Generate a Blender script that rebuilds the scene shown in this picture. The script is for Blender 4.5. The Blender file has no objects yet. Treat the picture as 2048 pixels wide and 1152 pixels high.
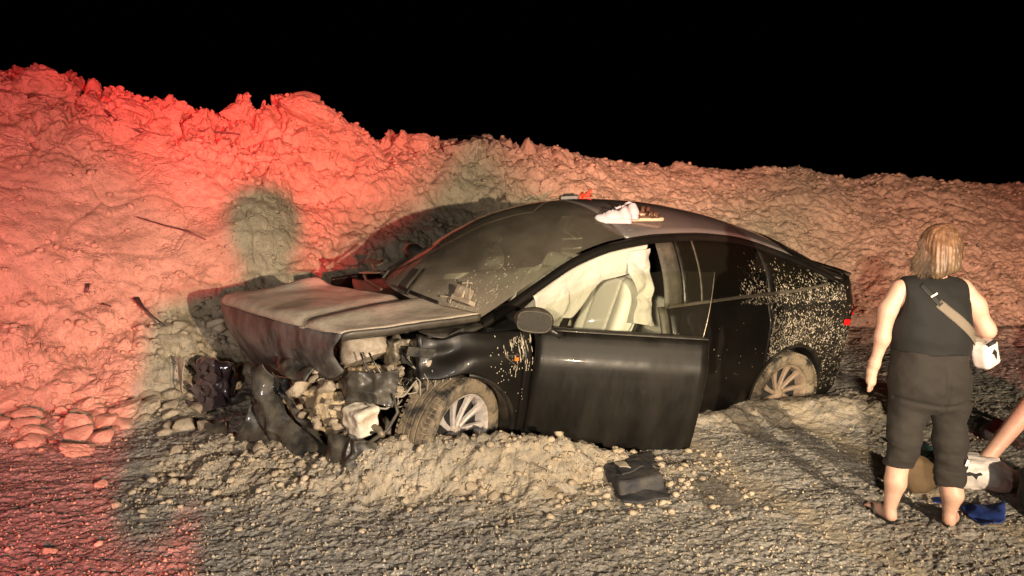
import bpy, math, random
import numpy as np
from mathutils import Vector, Matrix
R = math.radians
random.seed(7); rng = np.random.default_rng(7)
scene = bpy.context.scene
COL = scene.collection

# ---------------------------------------------------------------- camera
CAM_H, FOC, PITCH = 1.72, 1479.0, 0.12843
cam_d = bpy.data.cameras.new('camera'); cam = bpy.data.objects.new('camera', cam_d); COL.objects.link(cam)
cam_d.sensor_width = 36; cam_d.lens = 36 * FOC / 2048; cam_d.clip_end = 500; cam_d.clip_start = 0.05
cam.location = (0, 0, CAM_H); cam.rotation_euler = (math.pi / 2 - PITCH, 0, 0)
scene.camera = cam
# ---------------------------------------------------------------- night sky
world = bpy.data.worlds.new('World'); scene.world = world; world.use_nodes = True
wn = world.node_tree; bg = wn.nodes['Background']
sky = wn.nodes.new('ShaderNodeTexSky'); sky.sky_type = 'NISHITA'; sky.sun_disc = False
sky.sun_elevation = R(-4); sky.sun_rotation = R(200)
wn.links.new(sky.outputs['Color'], bg.inputs['Color']); bg.inputs['Strength'].default_value = 0.004
# ---------------------------------------------------------------- vehicle lamps standing on the road behind the camera, plus one added fill lamp
def lamp(name, loc, target, energy, col, size_deg, blend, rad=0.06):
    d = bpy.data.lights.new(name, 'SPOT'); d.energy = energy; d.color = col
    d.spot_size = R(size_deg); d.spot_blend = blend; d.shadow_soft_size = rad
    o = bpy.data.objects.new(name, d); COL.objects.link(o); o.location = loc
    o.rotation_euler = (Vector(target) - Vector(loc)).to_track_quat('-Z', 'Y').to_euler()
    return o
WARM = (1.0, 0.79, 0.55); NEUT = (1.0, 0.88, 0.80); RED = (1.0, 0.02, 0.03)
lamp('headlight_spot', (3.1, -2.3, 1.86), (0.6, 4.6, 0.0), 3500, WARM, 54, 0.7, 0.05)
lamp('headlight_spot', (-2.0, -3.4, 1.4), (-4.6, 6.5, 0.2), 520, NEUT, 36, 0.9, 0.06)
lamp('headlight_spot', (3.6, -1.3, 1.5), (-4.6, 6.0, 0.3), 950, NEUT, 34, 0.8, 0.05)
lamp('headlight_spot', (5.2, -1.2, 1.3), (4.2, 10.5, 1.7), 2600, WARM, 44, 0.7, 0.06)
lamp('work_and_fill_spot', (-0.9, -3.2, 2.3), (4.8, 10.5, 1.3), 3600, WARM, 44, 0.9, 0.10)
lamp('work_and_fill_spot', (-0.9, -3.2, 2.5), (-0.2, 3.6, 0.0), 650, NEUT, 80, 0.9, 0.25)  # added wide soft fill, no vehicle lamp; brightens the foreground and lifts shadows
lamp('red_beacon_spot', (1.35, -3.2, 1.75), (-5.9, 6.6, 0.7), 6000, RED, 45, 0.35, 0.04)
lamp('red_beacon_spot', (1.35, -3.2, 1.79), (-2.7, 9.2, 3.45), 13500, RED, 23, 0.7, 0.04)
lamp('red_beacon_spot', (1.35, -3.2, 1.79), (1.9, 10.6, 3.7), 9500, RED, 26, 0.9, 0.04)
lamp('red_beacon_spot', (1.35, -3.2, 1.79), (9.8, 13.0, 2.5), 5200, RED, 44, 0.9, 0.04)
scene.view_settings.view_transform = 'Standard'; scene.view_settings.look = 'None'
scene.view_settings.exposure = 0.0; scene.view_settings.gamma = 1.0
scene.view_settings.use_curve_mapping = False

# ================================================================ helpers
def ray(px, py):
    u = -(py - 576) / FOC; c, s = math.cos(PITCH), math.sin(PITCH)
    return np.array([(px - 1024) / FOC, c + u * s, -s + u * c])
def at(px, py, Y):
    d = ray(px, py); t = Y / d[1]
    return np.array([0, 0, CAM_H]) + d * t
def on_ground(px, py, z=0.0):
    d = ray(px, py); t = (z - CAM_H) / d[2]
    return np.array([0, 0, CAM_H]) + d * t

def hash3(i, j, k, seed=0):
    h = (i.astype(np.int64) * 374761393 + j.astype(np.int64) * 668265263 + k.astype(np.int64) * 2147483647 + seed * 1274126177) & 0xffffffff
    h = ((h ^ (h >> 13)) * 1274126177) & 0xffffffff
    h = ((h ^ (h >> 16)) * 2246822519) & 0xffffffff
    return ((h ^ (h >> 15)) & 0xffffff) / float(0xffffff)
def vnoise(P, seed=0):
    F0 = np.floor(P); f = P - F0; f = f * f * (3 - 2 * f); I = F0.astype(np.int64)
    out = 0
    for a in (0, 1):
        wa = f[..., 0] if a else 1 - f[..., 0]
        for b in (0, 1):
            wb = f[..., 1] if b else 1 - f[..., 1]
            for c in (0, 1):
                wc = f[..., 2] if c else 1 - f[..., 2]
                out = out + wa * wb * wc * hash3(I[..., 0] + a, I[..., 1] + b, I[..., 2] + c, seed)
    return out * 2 - 1
def fbm(P, octv=4, seed=0, gain=0.5):
    P = np.asarray(P, float); s = 0; a = 1.0
    for o in range(octv):
        s = s + a * vnoise(P * (2.03 ** o) + 17.3 * o, seed + o); a *= gain
    return s
def worley(P, seed=0, flat=False):
    P = np.asarray(P, float)
    I = np.floor(P).astype(np.int64); f = P - I
    F1 = np.full(P.shape[:-1], 9.0); F2 = F1.copy(); ID = np.zeros(P.shape[:-1])
    for a in (-1, 0, 1):
        for b in (-1, 0, 1):
            for c in ((0,) if flat else (-1, 0, 1)):
                i, j, k = I[..., 0] + a, I[..., 1] + b, I[..., 2] + c
                dx = a + hash3(i, j, k, seed) - f[..., 0]; dy = b + hash3(i, j, k, seed + 1) - f[..., 1]
                dz = 0 if flat else c + hash3(i, j, k, seed + 2) - f[..., 2]
                d = np.sqrt(dx * dx + dy * dy + dz * dz); h = hash3(i, j, k, seed + 3)
                m = d < F1
                F2 = np.where(m, F1, np.minimum(F2, d)); ID = np.where(m, h, ID); F1 = np.where(m, d, F1)
    return F1, F2, ID
def sstep(a, b, x):
    t = np.clip((x - a) / (b - a), 0, 1); return t * t * (3 - 2 * t)

def mesh_np(name, V, Fq, mats=None, parent=None, smooth=True, tris=False, link=True):
    V = np.asarray(V, np.float32); Fq = np.asarray(Fq, np.int32)
    me = bpy.data.meshes.new(name); n = Fq.shape[1]
    me.vertices.add(len(V)); me.vertices.foreach_set('co', V.ravel())
    me.loops.add(Fq.size); me.loops.foreach_set('vertex_index', Fq.ravel())
    me.polygons.add(len(Fq)); me.polygons.foreach_set('loop_start', np.arange(0, Fq.size, n, dtype=np.int32))
    me.update(calc_edges=True); me.validate()
    if smooth: me.polygons.foreach_set('use_smooth', np.ones(len(me.polygons), bool))
    if mats: me.materials.append(mats)
    if not link: return me
    return link_me(name, me, parent)
def link_me(name, me, parent=None):
    o = bpy.data.objects.new(name, me); COL.objects.link(o)
    if parent: o.parent = parent
    return o
def grid_faces(nu, nv, flip=False, closed_u=False):
    u = np.arange(nu if closed_u else nu - 1); v = np.arange(nv - 1)
    U, Vv = np.meshgrid(u, v, indexing='ij'); U2 = (U + 1) % nu
    F_ = np.stack([U * nv + Vv, U2 * nv + Vv, U2 * nv + Vv + 1, U * nv + Vv + 1], -1).reshape(-1, 4)
    return F_[:, ::-1] if flip else F_
def grid(name, P, mat, parent=None, thick=0.0, flip=False, smooth=True, offset=-1):
    P = np.asarray(P, float); nu, nv = P.shape[:2]
    o = mesh_np(name, P.reshape(-1, 3), grid_faces(nu, nv, flip), mat, parent, smooth)
    if thick:
        m = o.modifiers.new('s', 'SOLIDIFY'); m.thickness = thick; m.offset = offset
    return o
class MB:
    """collects simple solids and builds them as one mesh"""
    def __init__(s): s.v = []; s.f = []
    def add(s, V, Fs):
        n = len(s.v); s.v += [tuple(map(float, p)) for p in V]; s.f += [tuple(int(i) + n for i in f) for f in Fs]; return s
    def box(s, c, size, rot=None, taper=1.0):
        V = []
        for z in (-.5, .5):
            for x, y in ((-.5, -.5), (.5, -.5), (.5, .5), (-.5, .5)):
                k = taper if z > 0 else 1
                V.append(Vector((x * size[0] * k, y * size[1] * k, z * size[2])))
        if rot is not None:
            M = rot if isinstance(rot, Matrix) else Matrix.Rotation(rot[2], 3, 'Z') @ Matrix.Rotation(rot[1], 3, 'Y') @ Matrix.Rotation(rot[0], 3, 'X')
            V = [M @ v for v in V]
        return s.add([v + Vector(c) for v in V], [(0, 3, 2, 1), (4, 5, 6, 7), (0, 1, 5, 4), (1, 2, 6, 5), (2, 3, 7, 6), (3, 0, 4, 7)])
    def tube(s, pts, rad, n=8, cap=True, flat=1.0):
        pts = [Vector(p) for p in pts]; rings = []
        up = Vector((0, 0, 1))
        for i, p in enumerate(pts):
            t = (pts[min(i + 1, len(pts) - 1)] - pts[max(i - 1, 0)]).normalized()
            a = t.cross(up)
            if a.length < 1e-3: a = t.cross(Vector((1, 0, 0)))
            a.normalize(); b = t.cross(a).normalized()
            r = rad[i] if hasattr(rad, '__len__') else rad
            rings.append([p + a * math.cos(2 * math.pi * k / n) * r + b * math.sin(2 * math.pi * k / n) * r * flat for k in range(n)])
        V = [v for rg in rings for v in rg]; Fs = []
        for i in range(len(rings) - 1):
            for k in range(n):
                k2 = (k + 1) % n; Fs.append((i * n + k, i * n + k2, (i + 1) * n + k2, (i + 1) * n + k))
        if cap: Fs.append(tuple(range(n - 1, -1, -1))); Fs.append(tuple((len(rings) - 1) * n + k for k in range(n)))
        return s.add(V, Fs)
    def lathe(s, prof, n=48, axis='Y', c=(0, 0, 0)):
        V = []
        for (r, h) in prof:
            for k in range(n):
                a = 2 * math.pi * k / n; V.append((c[0] + r * math.cos(a), c[1] + h, c[2] + r * math.sin(a)))
        Fs = []
        for i in range(len(prof) - 1):
            for k in range(n):
                k2 = (k + 1) % n; Fs.append((i * n + k, (i + 1) * n + k, (i + 1) * n + k2, i * n + k2))
        return s.add(V, Fs)
    def build(s, name, mat, parent=None, smooth=False, bevel=0.0, link=True, noise=0.0, auto=None):
        me = bpy.data.meshes.new(name); me.from_pydata(s.v, [], s.f); me.update()
        if mat: me.materials.append(mat)
        if smooth: me.polygons.foreach_set('use_smooth', np.ones(len(me.polygons), bool))
        if auto: me.set_sharp_from_angle(angle=R(auto))
        if not link: return me
        o = link_me(name, me, parent)
        if bevel:
            m = o.modifiers.new('b', 'BEVEL'); m.width = bevel; m.segments = 2; m.limit_method = 'ANGLE'
        return o
def tag(o, label=None, cat=None, group=None, kind=None):
    for k, v in (('label', label), ('category', cat), ('group', group), ('kind', kind)):
        if v: o[k] = v
    return o
def empty(name, loc=(0, 0, 0), rot=None, label=None, cat=None, group=None):
    o = bpy.data.objects.new(name, None); COL.objects.link(o); o.empty_display_size = .1
    if rot is not None: o.matrix_world = Matrix.LocRotScale(Vector(loc), rot.to_quaternion(), None)
    else: o.location = loc
    return tag(o, label, cat, group)

# ---- signed-distance figures: smooth unions of tapered limbs, meshed with surface nets
def sd_cone(P, a, b, ra, rb, sq=None):
    a = np.array(a, float); b = np.array(b, float)
    if sq is not None:
        P = P / sq; a = a / sq; b = b / sq
    ab = b - a; L = (ab ** 2).sum()
    t = np.clip(((P - a) @ ab) / L, 0, 1) if L > 0 else np.zeros(P.shape[:-1])
    d = P - (a + t[..., None] * ab)
    return np.sqrt((d ** 2).sum(-1)) - (ra + (rb - ra) * t)
def sd_ell(P, c, r, rot=None):
    d = P - np.array(c, float)
    if rot is not None: d = d @ np.array(rot.to_3x3())
    r = np.array(r, float); k = np.sqrt(((d / r) ** 2).sum(-1)); k2 = np.sqrt(((d / r ** 2) ** 2).sum(-1)) + 1e-9
    return k * (k - 1) / k2
def smin(a, b, k):
    h = np.clip(.5 + .5 * (b - a) / k, 0, 1); return b + (a - b) * h - k * h * (1 - h)
def sdf_mesh(fn, lo, hi, res):
    lo = np.array(lo, float); hi = np.array(hi, float); n = np.ceil((hi - lo) / res).astype(int) + 1
    ax = [lo[i] + np.arange(n[i]) * res for i in range(3)]
    D = np.empty(n, np.float32)
    for i0 in range(0, n[0], 24):
        G = np.stack(np.meshgrid(ax[0][i0:i0 + 24], ax[1], ax[2], indexing='ij'), -1); D[i0:i0 + 24] = fn(G)
    D[0] = D[-1] = 1; D[:, 0] = D[:, -1] = 1; D[:, :, 0] = D[:, :, -1] = 1
    S = D < 0; c = [slice(0, -1), slice(1, None)]
    cnt = sum(S[c[a], c[b], c[d]].astype(np.int8) for a in (0, 1) for b in (0, 1) for d in (0, 1))
    act = (cnt > 0) & (cnt < 8); idx = -np.ones(act.shape, np.int64); cells = np.argwhere(act); idx[act] = np.arange(len(cells))
    acc = np.zeros((len(cells), 3)); w = np.zeros(len(cells))
    cor = [(a, b, d) for a in (0, 1) for b in (0, 1) for d in (0, 1)]
    for p in cor:
        for axn in range(3):
            if p[axn]: continue
            q = list(p); q[axn] = 1
            A = D[cells[:, 0] + p[0], cells[:, 1] + p[1], cells[:, 2] + p[2]]; B = D[cells[:, 0] + q[0], cells[:, 1] + q[1], cells[:, 2] + q[2]]
            m = (A < 0) != (B < 0); t = np.where(m, A / np.where(m, A - B, 1), 0)
            pos = np.array(p, float)[None].repeat(len(cells), 0); pos[:, axn] = t
            acc += pos * m[:, None]; w += m
    V = lo + (cells + acc / w[:, None]) * res
    quads = []
    for axn in range(3):
        o1, o2 = [a for a in range(3) if a != axn]
        sl0 = [slice(1, -1)] * 3; sl1 = [slice(1, -1)] * 3; sl0[axn] = slice(0, -1); sl1[axn] = slice(1, None)
        A = S[tuple(sl0)]; B = S[tuple(sl1)]; E = np.argwhere(A != B)
        base = E.copy(); base[:, o1] += 1; base[:, o2] += 1
        sgn = A[tuple(E.T)]
        def cell(d1, d2):
            q = base.copy(); q[:, o1] -= d1; q[:, o2] -= d2; return idx[q[:, 0], q[:, 1], q[:, 2]]
        Q = np.stack([cell(0, 0), cell(1, 0), cell(1, 1), cell(0, 1)], 1)
        f = sgn if axn != 1 else ~sgn
        Q[~f] = Q[~f][:, ::-1]; quads.append(Q)
    Q = np.concatenate(quads); Q = Q[(Q >= 0).all(1)]
    return V, Q
def sdf_obj(name, fn, lo, hi, res, mat, parent=None):
    V, Q = sdf_mesh(fn, lo, hi, res); return mesh_np(name, V, Q, mat, parent)

# ---------------------------------------------------------------- materials
def mat(name, base=(.5, .5, .5), rough=.6, metal=0.0, coat=0.0, spec=.5, trans=0.0, bump=0.0, bscale=40, var=0.0, vscale=6, var_col=None, alpha=1.0, sss=0.0, ior=1.5, emit=None, stretch=(1, 1, 1), contrast=.12, vrough=None):
    m = bpy.data.materials.new(name); m.use_nodes = True; nt = m.node_tree; b = nt.nodes['Principled BSDF']
    b.inputs['Base Color'].default_value = (*base, 1); b.inputs['Roughness'].default_value = rough; b.inputs['Metallic'].default_value = metal
    b.inputs['Coat Weight'].default_value = coat; b.inputs['Coat Roughness'].default_value = .06; b.inputs['Specular IOR Level'].default_value = spec
    b.inputs['Transmission Weight'].default_value = trans; b.inputs['Alpha'].default_value = alpha; b.inputs['IOR'].default_value = ior
    if sss: b.inputs['Subsurface Weight'].default_value = sss; b.inputs['Subsurface Radius'].default_value = (.02, .008, .004)
    tc = nt.nodes.new('ShaderNodeTexCoord'); mp = nt.nodes.new('ShaderNodeMapping'); mp.inputs['Scale'].default_value = stretch
    nt.links.new(tc.outputs['Object'], mp.inputs['Vector'])
    if var_col is not None:
        n = nt.nodes.new('ShaderNodeTexNoise'); n.inputs['Scale'].default_value = vscale; n.inputs['Detail'].default_value = 8; n.inputs['Roughness'].default_value = .65
        nt.links.new(mp.outputs[0], n.inputs['Vector'])
        r = nt.nodes.new('ShaderNodeMapRange'); r.inputs['From Min'].default_value = .5 - var - contrast; r.inputs['From Max'].default_value = .5 - var + contrast
        nt.links.new(n.outputs['Fac'], r.inputs['Value'])
        mx = nt.nodes.new('ShaderNodeMix'); mx.data_type = 'RGBA'; mx.inputs['A'].default_value = (*base, 1); mx.inputs['B'].default_value = (*var_col, 1)
        nt.links.new(r.outputs[0], mx.inputs['Factor']); nt.links.new(mx.outputs['Result'], b.inputs['Base Color'])
        if vrough is not None:
            rr = nt.nodes.new('ShaderNodeMapRange'); rr.inputs['To Min'].default_value = rough; rr.inputs['To Max'].default_value = vrough
            nt.links.new(r.outputs[0], rr.inputs['Value']); nt.links.new(rr.outputs[0], b.inputs['Roughness'])
    if bump:
        n2 = nt.nodes.new('ShaderNodeTexNoise'); n2.inputs['Scale'].default_value = bscale; n2.inputs['Detail'].default_value = 6
        nt.links.new(mp.outputs[0], n2.inputs['Vector'])
        bp = nt.nodes.new('ShaderNodeBump'); bp.inputs['Strength'].default_value = min(1, bump); bp.inputs['Distance'].default_value = .02
        nt.links.new(n2.outputs['Fac'], bp.inputs['Height']); nt.links.new(bp.outputs[0], b.inputs['Normal'])
    return m
DUST = (.30, .245, .165)
M = {}
M['paint'] = mat('black_paint', (.004, .004, .004), .30, coat=.04, spec=.25, var_col=(.013, .011, .0085), var=.02, vscale=2.2, contrast=.22, vrough=.45)
M['door_paint'] = mat('streaked_black_paint', (.005, .005, .0045), .32, coat=.06, spec=.3, var_col=(.017, .0145, .011), var=-.02, vscale=4, contrast=.25, vrough=.6, stretch=(1.6, 1.6, .45))
M['paint_dusty'] = mat('dusty_black_paint', (.02, .018, .015), .3, coat=.3, var_col=(.09, .075, .055), var=.05, vscale=9, contrast=.2, vrough=.6)
M['hood_top'] = mat('dirt_dusted_paint', (.64, .55, .44), .7, coat=.1, var_col=(.36, .30, .23), vscale=11, var=-.08, contrast=.2, bump=.25, bscale=60)
M['hood_front'] = mat('scuffed_paint', (.19, .178, .172), .5, coat=.25, var_col=(.035, .032, .032), vscale=7, var=0, contrast=.13, stretch=(1, 1, .55), bump=.15, bscale=22)
M['roof'] = mat('glass_roof', (.11, .107, .108), .2, coat=.8, var_col=(.15, .14, .125), vscale=3, contrast=.2, vrough=.3)
M['trim'] = mat('black_trim', (.01, .01, .01), .35, var_col=(.03, .026, .02), vscale=10)
M['plastic'] = mat('broken_black_plastic', (.018, .018, .018), .42, coat=.2, var_col=(.11, .095, .07), vscale=7, var=-.04, contrast=.16, bump=.2, bscale=30, vrough=.7)
M['chrome'] = mat('dusty_metal', (.38, .35, .30), .35, metal=.8, var_col=(.3, .25, .17), vscale=20)
M['rubber'] = mat('mud_coated_rubber', (.035, .033, .03), .75, var_col=(.25, .20, .135), vscale=7, var=.03, contrast=.07, bump=.6, bscale=50)
M['rim'] = mat('muddy_alloy', (.72, .67, .64), .42, metal=.25, var_col=(.34, .27, .20), vscale=14, var=-.08, contrast=.1, vrough=.8)
M['rim_mud'] = mat('mud_caked_alloy', (.40, .29, .23), .6, metal=.2, var_col=(.27, .21, .14), vscale=14, var=.02, contrast=.1, vrough=.9)
M['seat'] = mat('white_leather', (.78, .76, .66), .45, bump=.1, bscale=80)
M['airbag'] = mat('airbag_cloth', (.60, .57, .49), .85, bump=.3, bscale=35)
M['airbag_d'] = mat('airbag_cloth_seen_through_glass', (.55, .55, .40), .9, bump=.4, bscale=35)
M['interior'] = mat('interior_black', (.015, .015, .014), .7)
M['interior_w'] = mat('interior_cream', (.62, .60, .50), .7, bump=.1)
M['white_plastic'] = mat('white_plastic', (.72, .66, .56), .5, var_col=(.45, .36, .25), vscale=9, var=-.05, contrast=.12, vrough=.9, bump=.1)
M['cream_plastic'] = mat('dusty_cream_plastic', (.50, .43, .34), .6, var_col=(.30, .24, .17), vscale=15)
M['metal'] = mat('dusty_engine_metal', (.16, .145, .12), .5, metal=.5, var_col=(.30, .25, .17), vscale=16, var=0, bump=.3)
M['wire'] = mat('cable_sheath', (.30, .27, .22), .6)
M['mud'] = mat('dry_mud', (.42, .37, .28), .9, bump=.5, bscale=120)
M['mud2'] = mat('pale_mud_spatter', (.50, .44, .35), .8, var_col=(.34, .29, .21), vscale=9, contrast=.15)
M['redlens'] = mat('red_lens', (.75, .01, .01), .12, coat=1, spec=.8)
M['amber'] = mat('amber_lens', (.9, .22, .03), .15, coat=1)
M['mirror'] = mat('mirror_face', (.06, .055, .047), .28, metal=.5, var_col=(.03, .027, .022), vscale=90, contrast=.1, vrough=.7)
M['headlamp'] = mat('smashed_lamp_plastic', (.12, .085, .09), .2, coat=.8, var_col=(.05, .04, .042), vscale=5, contrast=.25, bump=.25, bscale=12)
def glass(name, col, rough, dust, dustcol):
    m = bpy.data.materials.new(name); m.use_nodes = True; nt = m.node_tree; nt.nodes.clear()
    out = nt.nodes.new('ShaderNodeOutputMaterial'); tr = nt.nodes.new('ShaderNodeBsdfTransparent'); tr.inputs[0].default_value = (*col, 1)
    gl = nt.nodes.new('ShaderNodeBsdfGlossy'); gl.inputs['Roughness'].default_value = rough; gl.inputs[0].default_value = (1, 1, 1, 1)
    fr = nt.nodes.new('ShaderNodeFresnel'); fr.inputs[0].default_value = 1.45
    m1 = nt.nodes.new('ShaderNodeMixShader'); nt.links.new(fr.outputs[0], m1.inputs[0]); nt.links.new(tr.outputs[0], m1.inputs[1]); nt.links.new(gl.outputs[0], m1.inputs[2])
    df = nt.nodes.new('ShaderNodeBsdfDiffuse'); df.inputs[0].default_value = (*dustcol, 1)
    m2 = nt.nodes.new('ShaderNodeMixShader'); nt.links.new(m1.outputs[0], m2.inputs[1]); nt.links.new(df.outputs[0], m2.inputs[2]); nt.links.new(m2.outputs[0], out.inputs[0])
    if callable(dust): nt.links.new(dust(nt), m2.inputs[0])
    else: m2.inputs[0].default_value = dust
    return m
def noise_fac(nt, scale, lo, hi, tomin, tomax, stretch=(1, 1, 1), detail=6):
    tc = nt.nodes.new('ShaderNodeTexCoord'); mp = nt.nodes.new('ShaderNodeMapping'); mp.inputs['Scale'].default_value = stretch
    nt.links.new(tc.outputs['Object'], mp.inputs['Vector'])
    n = nt.nodes.new('ShaderNodeTexNoise'); n.inputs['Scale'].default_value = scale; n.inputs['Detail'].default_value = detail
    nt.links.new(mp.outputs[0], n.inputs['Vector'])
    r = nt.nodes.new('ShaderNodeMapRange'); r.inputs['From Min'].default_value = lo; r.inputs['From Max'].default_value = hi
    r.inputs['To Min'].default_value = tomin; r.inputs['To Max'].default_value = tomax
    nt.links.new(n.outputs['Fac'], r.inputs['Value']); return r.outputs[0]
def wind_dust(nt):
    # dirt film left on the glass: thick along the cowl, thin towards the roof
    tc = nt.nodes.new('ShaderNodeTexCoord'); sp = nt.nodes.new('ShaderNodeSeparateXYZ'); nt.links.new(tc.outputs['Object'], sp.inputs[0])
    r = nt.nodes.new('ShaderNodeMapRange'); r.inputs['From Min'].default_value = 1.12; r.inputs['From Max'].default_value = 1.36
    r.inputs['To Min'].default_value = .92; r.inputs['To Max'].default_value = .27; nt.links.new(sp.outputs['Z'], r.inputs['Value'])
    nz = noise_fac(nt, 5, .35, .65, .75, 1.15)
    a = nt.nodes.new('ShaderNodeMath'); a.operation = 'MULTIPLY'; a.use_clamp = True; nt.links.new(r.outputs[0], a.inputs[0]); nt.links.new(nz, a.inputs[1])
    return a.outputs[0]
M['windshield'] = glass('dusty_windshield_glass', (.82, .86, .74), .12, wind_dust, (.27, .235, .185))
M['glass'] = glass('clear_door_glass', (.90, .92, .86), .03, .03, (.2, .18, .14))
M['dark_glass'] = glass('tinted_glass', (.16, .16, .13), .05, .04, (.2, .17, .12))
M['skin'] = mat('skin', (.60, .39, .30), .5, sss=.12, var_col=(.50, .28, .21), vscale=14, contrast=.2, bump=.12, bscale=160)
# ================================================================ terrain
XB = [-14, -9, -6, -4.5, -3.4, -2.7, -2.2, -1.5, -.7, 0, 1, 2.2, 3.5, 5, 8, 14, 24]
YB = [1.5, 2.6, 3.8, 4.75, 5.35, 5.75, 6.1, 6.65, 7.15, 7.5, 8.0, 8.6, 8.9, 8.9, 9.3, 10.5, 12]
XC = [-14, -9, -5.26, -4.85, -4.5, -4.02, -3.54, -2.8, -2.45, -2.14, -1.14, -.17, 1.31, 3.86, 6.8, 9.7, 14, 24]
YC = [4, 5.6, 7.5, 7.6, 7.75, 8.0, 8.4, 8.8, 8.95, 9.2, 9.7, 10.2, 11, 12, 13, 14, 15.5, 19]
ZC = [2.6, 2.7, 2.74, 2.88, 2.70, 2.62, 2.56, 2.52, 2.66, 2.44, 2.42, 2.27, 2.16, 2.12, 1.98, 1.86, 1.7, 1.5]
CAR_T = np.array([-.850, 5.310, -.044]); CAR_YAW, CAR_PIT, CAR_ROL = R(209.04), R(2.11), R(-6.95)
cy_, sy_ = math.cos(CAR_YAW), math.sin(CAR_YAW); cp_, sp_ = math.cos(CAR_PIT), math.sin(CAR_PIT); cr_, sr_ = math.cos(CAR_ROL), math.sin(CAR_ROL)
CAR_R = np.array([[cy_, -sy_, 0], [sy_, cy_, 0], [0, 0, 1]]) @ np.array([[cp_, 0, -sp_], [0, 1, 0], [sp_, 0, cp_]]) @ np.array([[1, 0, 0], [0, cr_, -sr_], [0, sr_, cr_]])
def car_w(x, y, z): return CAR_R @ np.array([x, y, z]) + CAR_T
def ridge(X, Y, pts, w, hgt):
    """height of a heap that follows a polyline; w and hgt per point"""
    best = np.zeros(X.shape)
    for (p, q, w0, w1, h0, h1) in zip(pts[:-1], pts[1:], w[:-1], w[1:], hgt[:-1], hgt[1:]):
        dx, dy = q[0] - p[0], q[1] - p[1]; t = np.clip(((X - p[0]) * dx + (Y - p[1]) * dy) / (dx * dx + dy * dy), 0, 1)
        d = np.hypot(X - p[0] - t * dx, Y - p[1] - t * dy); ww = w0 + (w1 - w0) * t
        best = np.maximum(best, (h0 + (h1 - h0) * t) * np.exp(-(d / ww) ** 2 * 1.2))
    return best
def base_z(X, Y):
    yb = np.interp(X, XB, YB); yc = np.interp(X, XC, YC); zc = np.interp(X, XC, ZC)
    s = (Y - yb) / (yc - yb); sc = np.clip(s, 0, 1)
    pw = np.interp(X, [-4, -1, 1, 4], [1.75, 1.6, 1.45, 1.3])
    z = zc * (1 - (1 - sc) ** pw)
    back = np.clip((Y - yc) / 9.0, 0, 1); z = z * (1 - .10 * np.clip((Y - yc), 0, 1)) * (1 - back * back * (3 - 2 * back))
    z = z + .10 * sstep(-.9, 0, Y - yb) * (1 - sstep(0, .6, Y - yb))
    # heap pushed up in front of the wheel and the open door
    z = z + ridge(X, Y, [(-1.75, 4.35), (-1.2, 4.3), (-.72, 4.25), (.1, 4.24), (.55, 4.38), (.92, 4.60)], [.25, .2, .19, .22, .20, .12], [.02, .03, .23, .27, .14, .0])
    z = z + ridge(X, Y, [(-2.4, 4.9), (-1.6, 4.55), (-1.0, 4.3)], [.35, .35, .3], [.05, .07, .05])
    z = z + ridge(X, Y, [(-1.9, 5.15), (-1.35, 4.8), (-.8, 4.75)], [.3, .3, .2], [.12, .10, .06])
    z = z + ridge(X, Y, [(1.95, 5.65), (2.5, 5.62), (2.9, 5.8)], [.22, .25, .3], [.09, .12, .05])
    z = z + ridge(X, Y, [(1.05, 5.15), (1.7, 5.45)], [.2, .2], [.04, .05])
    return z, s
def car_local(X, Y, Z):
    return (np.stack([X, Y, Z], -1) - CAR_T) @ CAR_R
def clamp_car(X, Y, Z):
    """the ground stays under the car's floor"""
    L = car_local(X, Y, np.zeros_like(X)); xl, yl = L[..., 0], L[..., 1]
    ins = sstep(-4.05, -3.75, xl) * (1 - sstep(.35, .75, xl)) * sstep(-1.12, -.93, yl) * (1 - sstep(.80, .93, yl))
    floor = CAR_T[2] + CAR_R[2, 0] * xl + CAR_R[2, 1] * yl + .17
    return np.where(ins > 0, Z + (np.minimum(Z, floor) - Z) * ins, Z)
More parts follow.
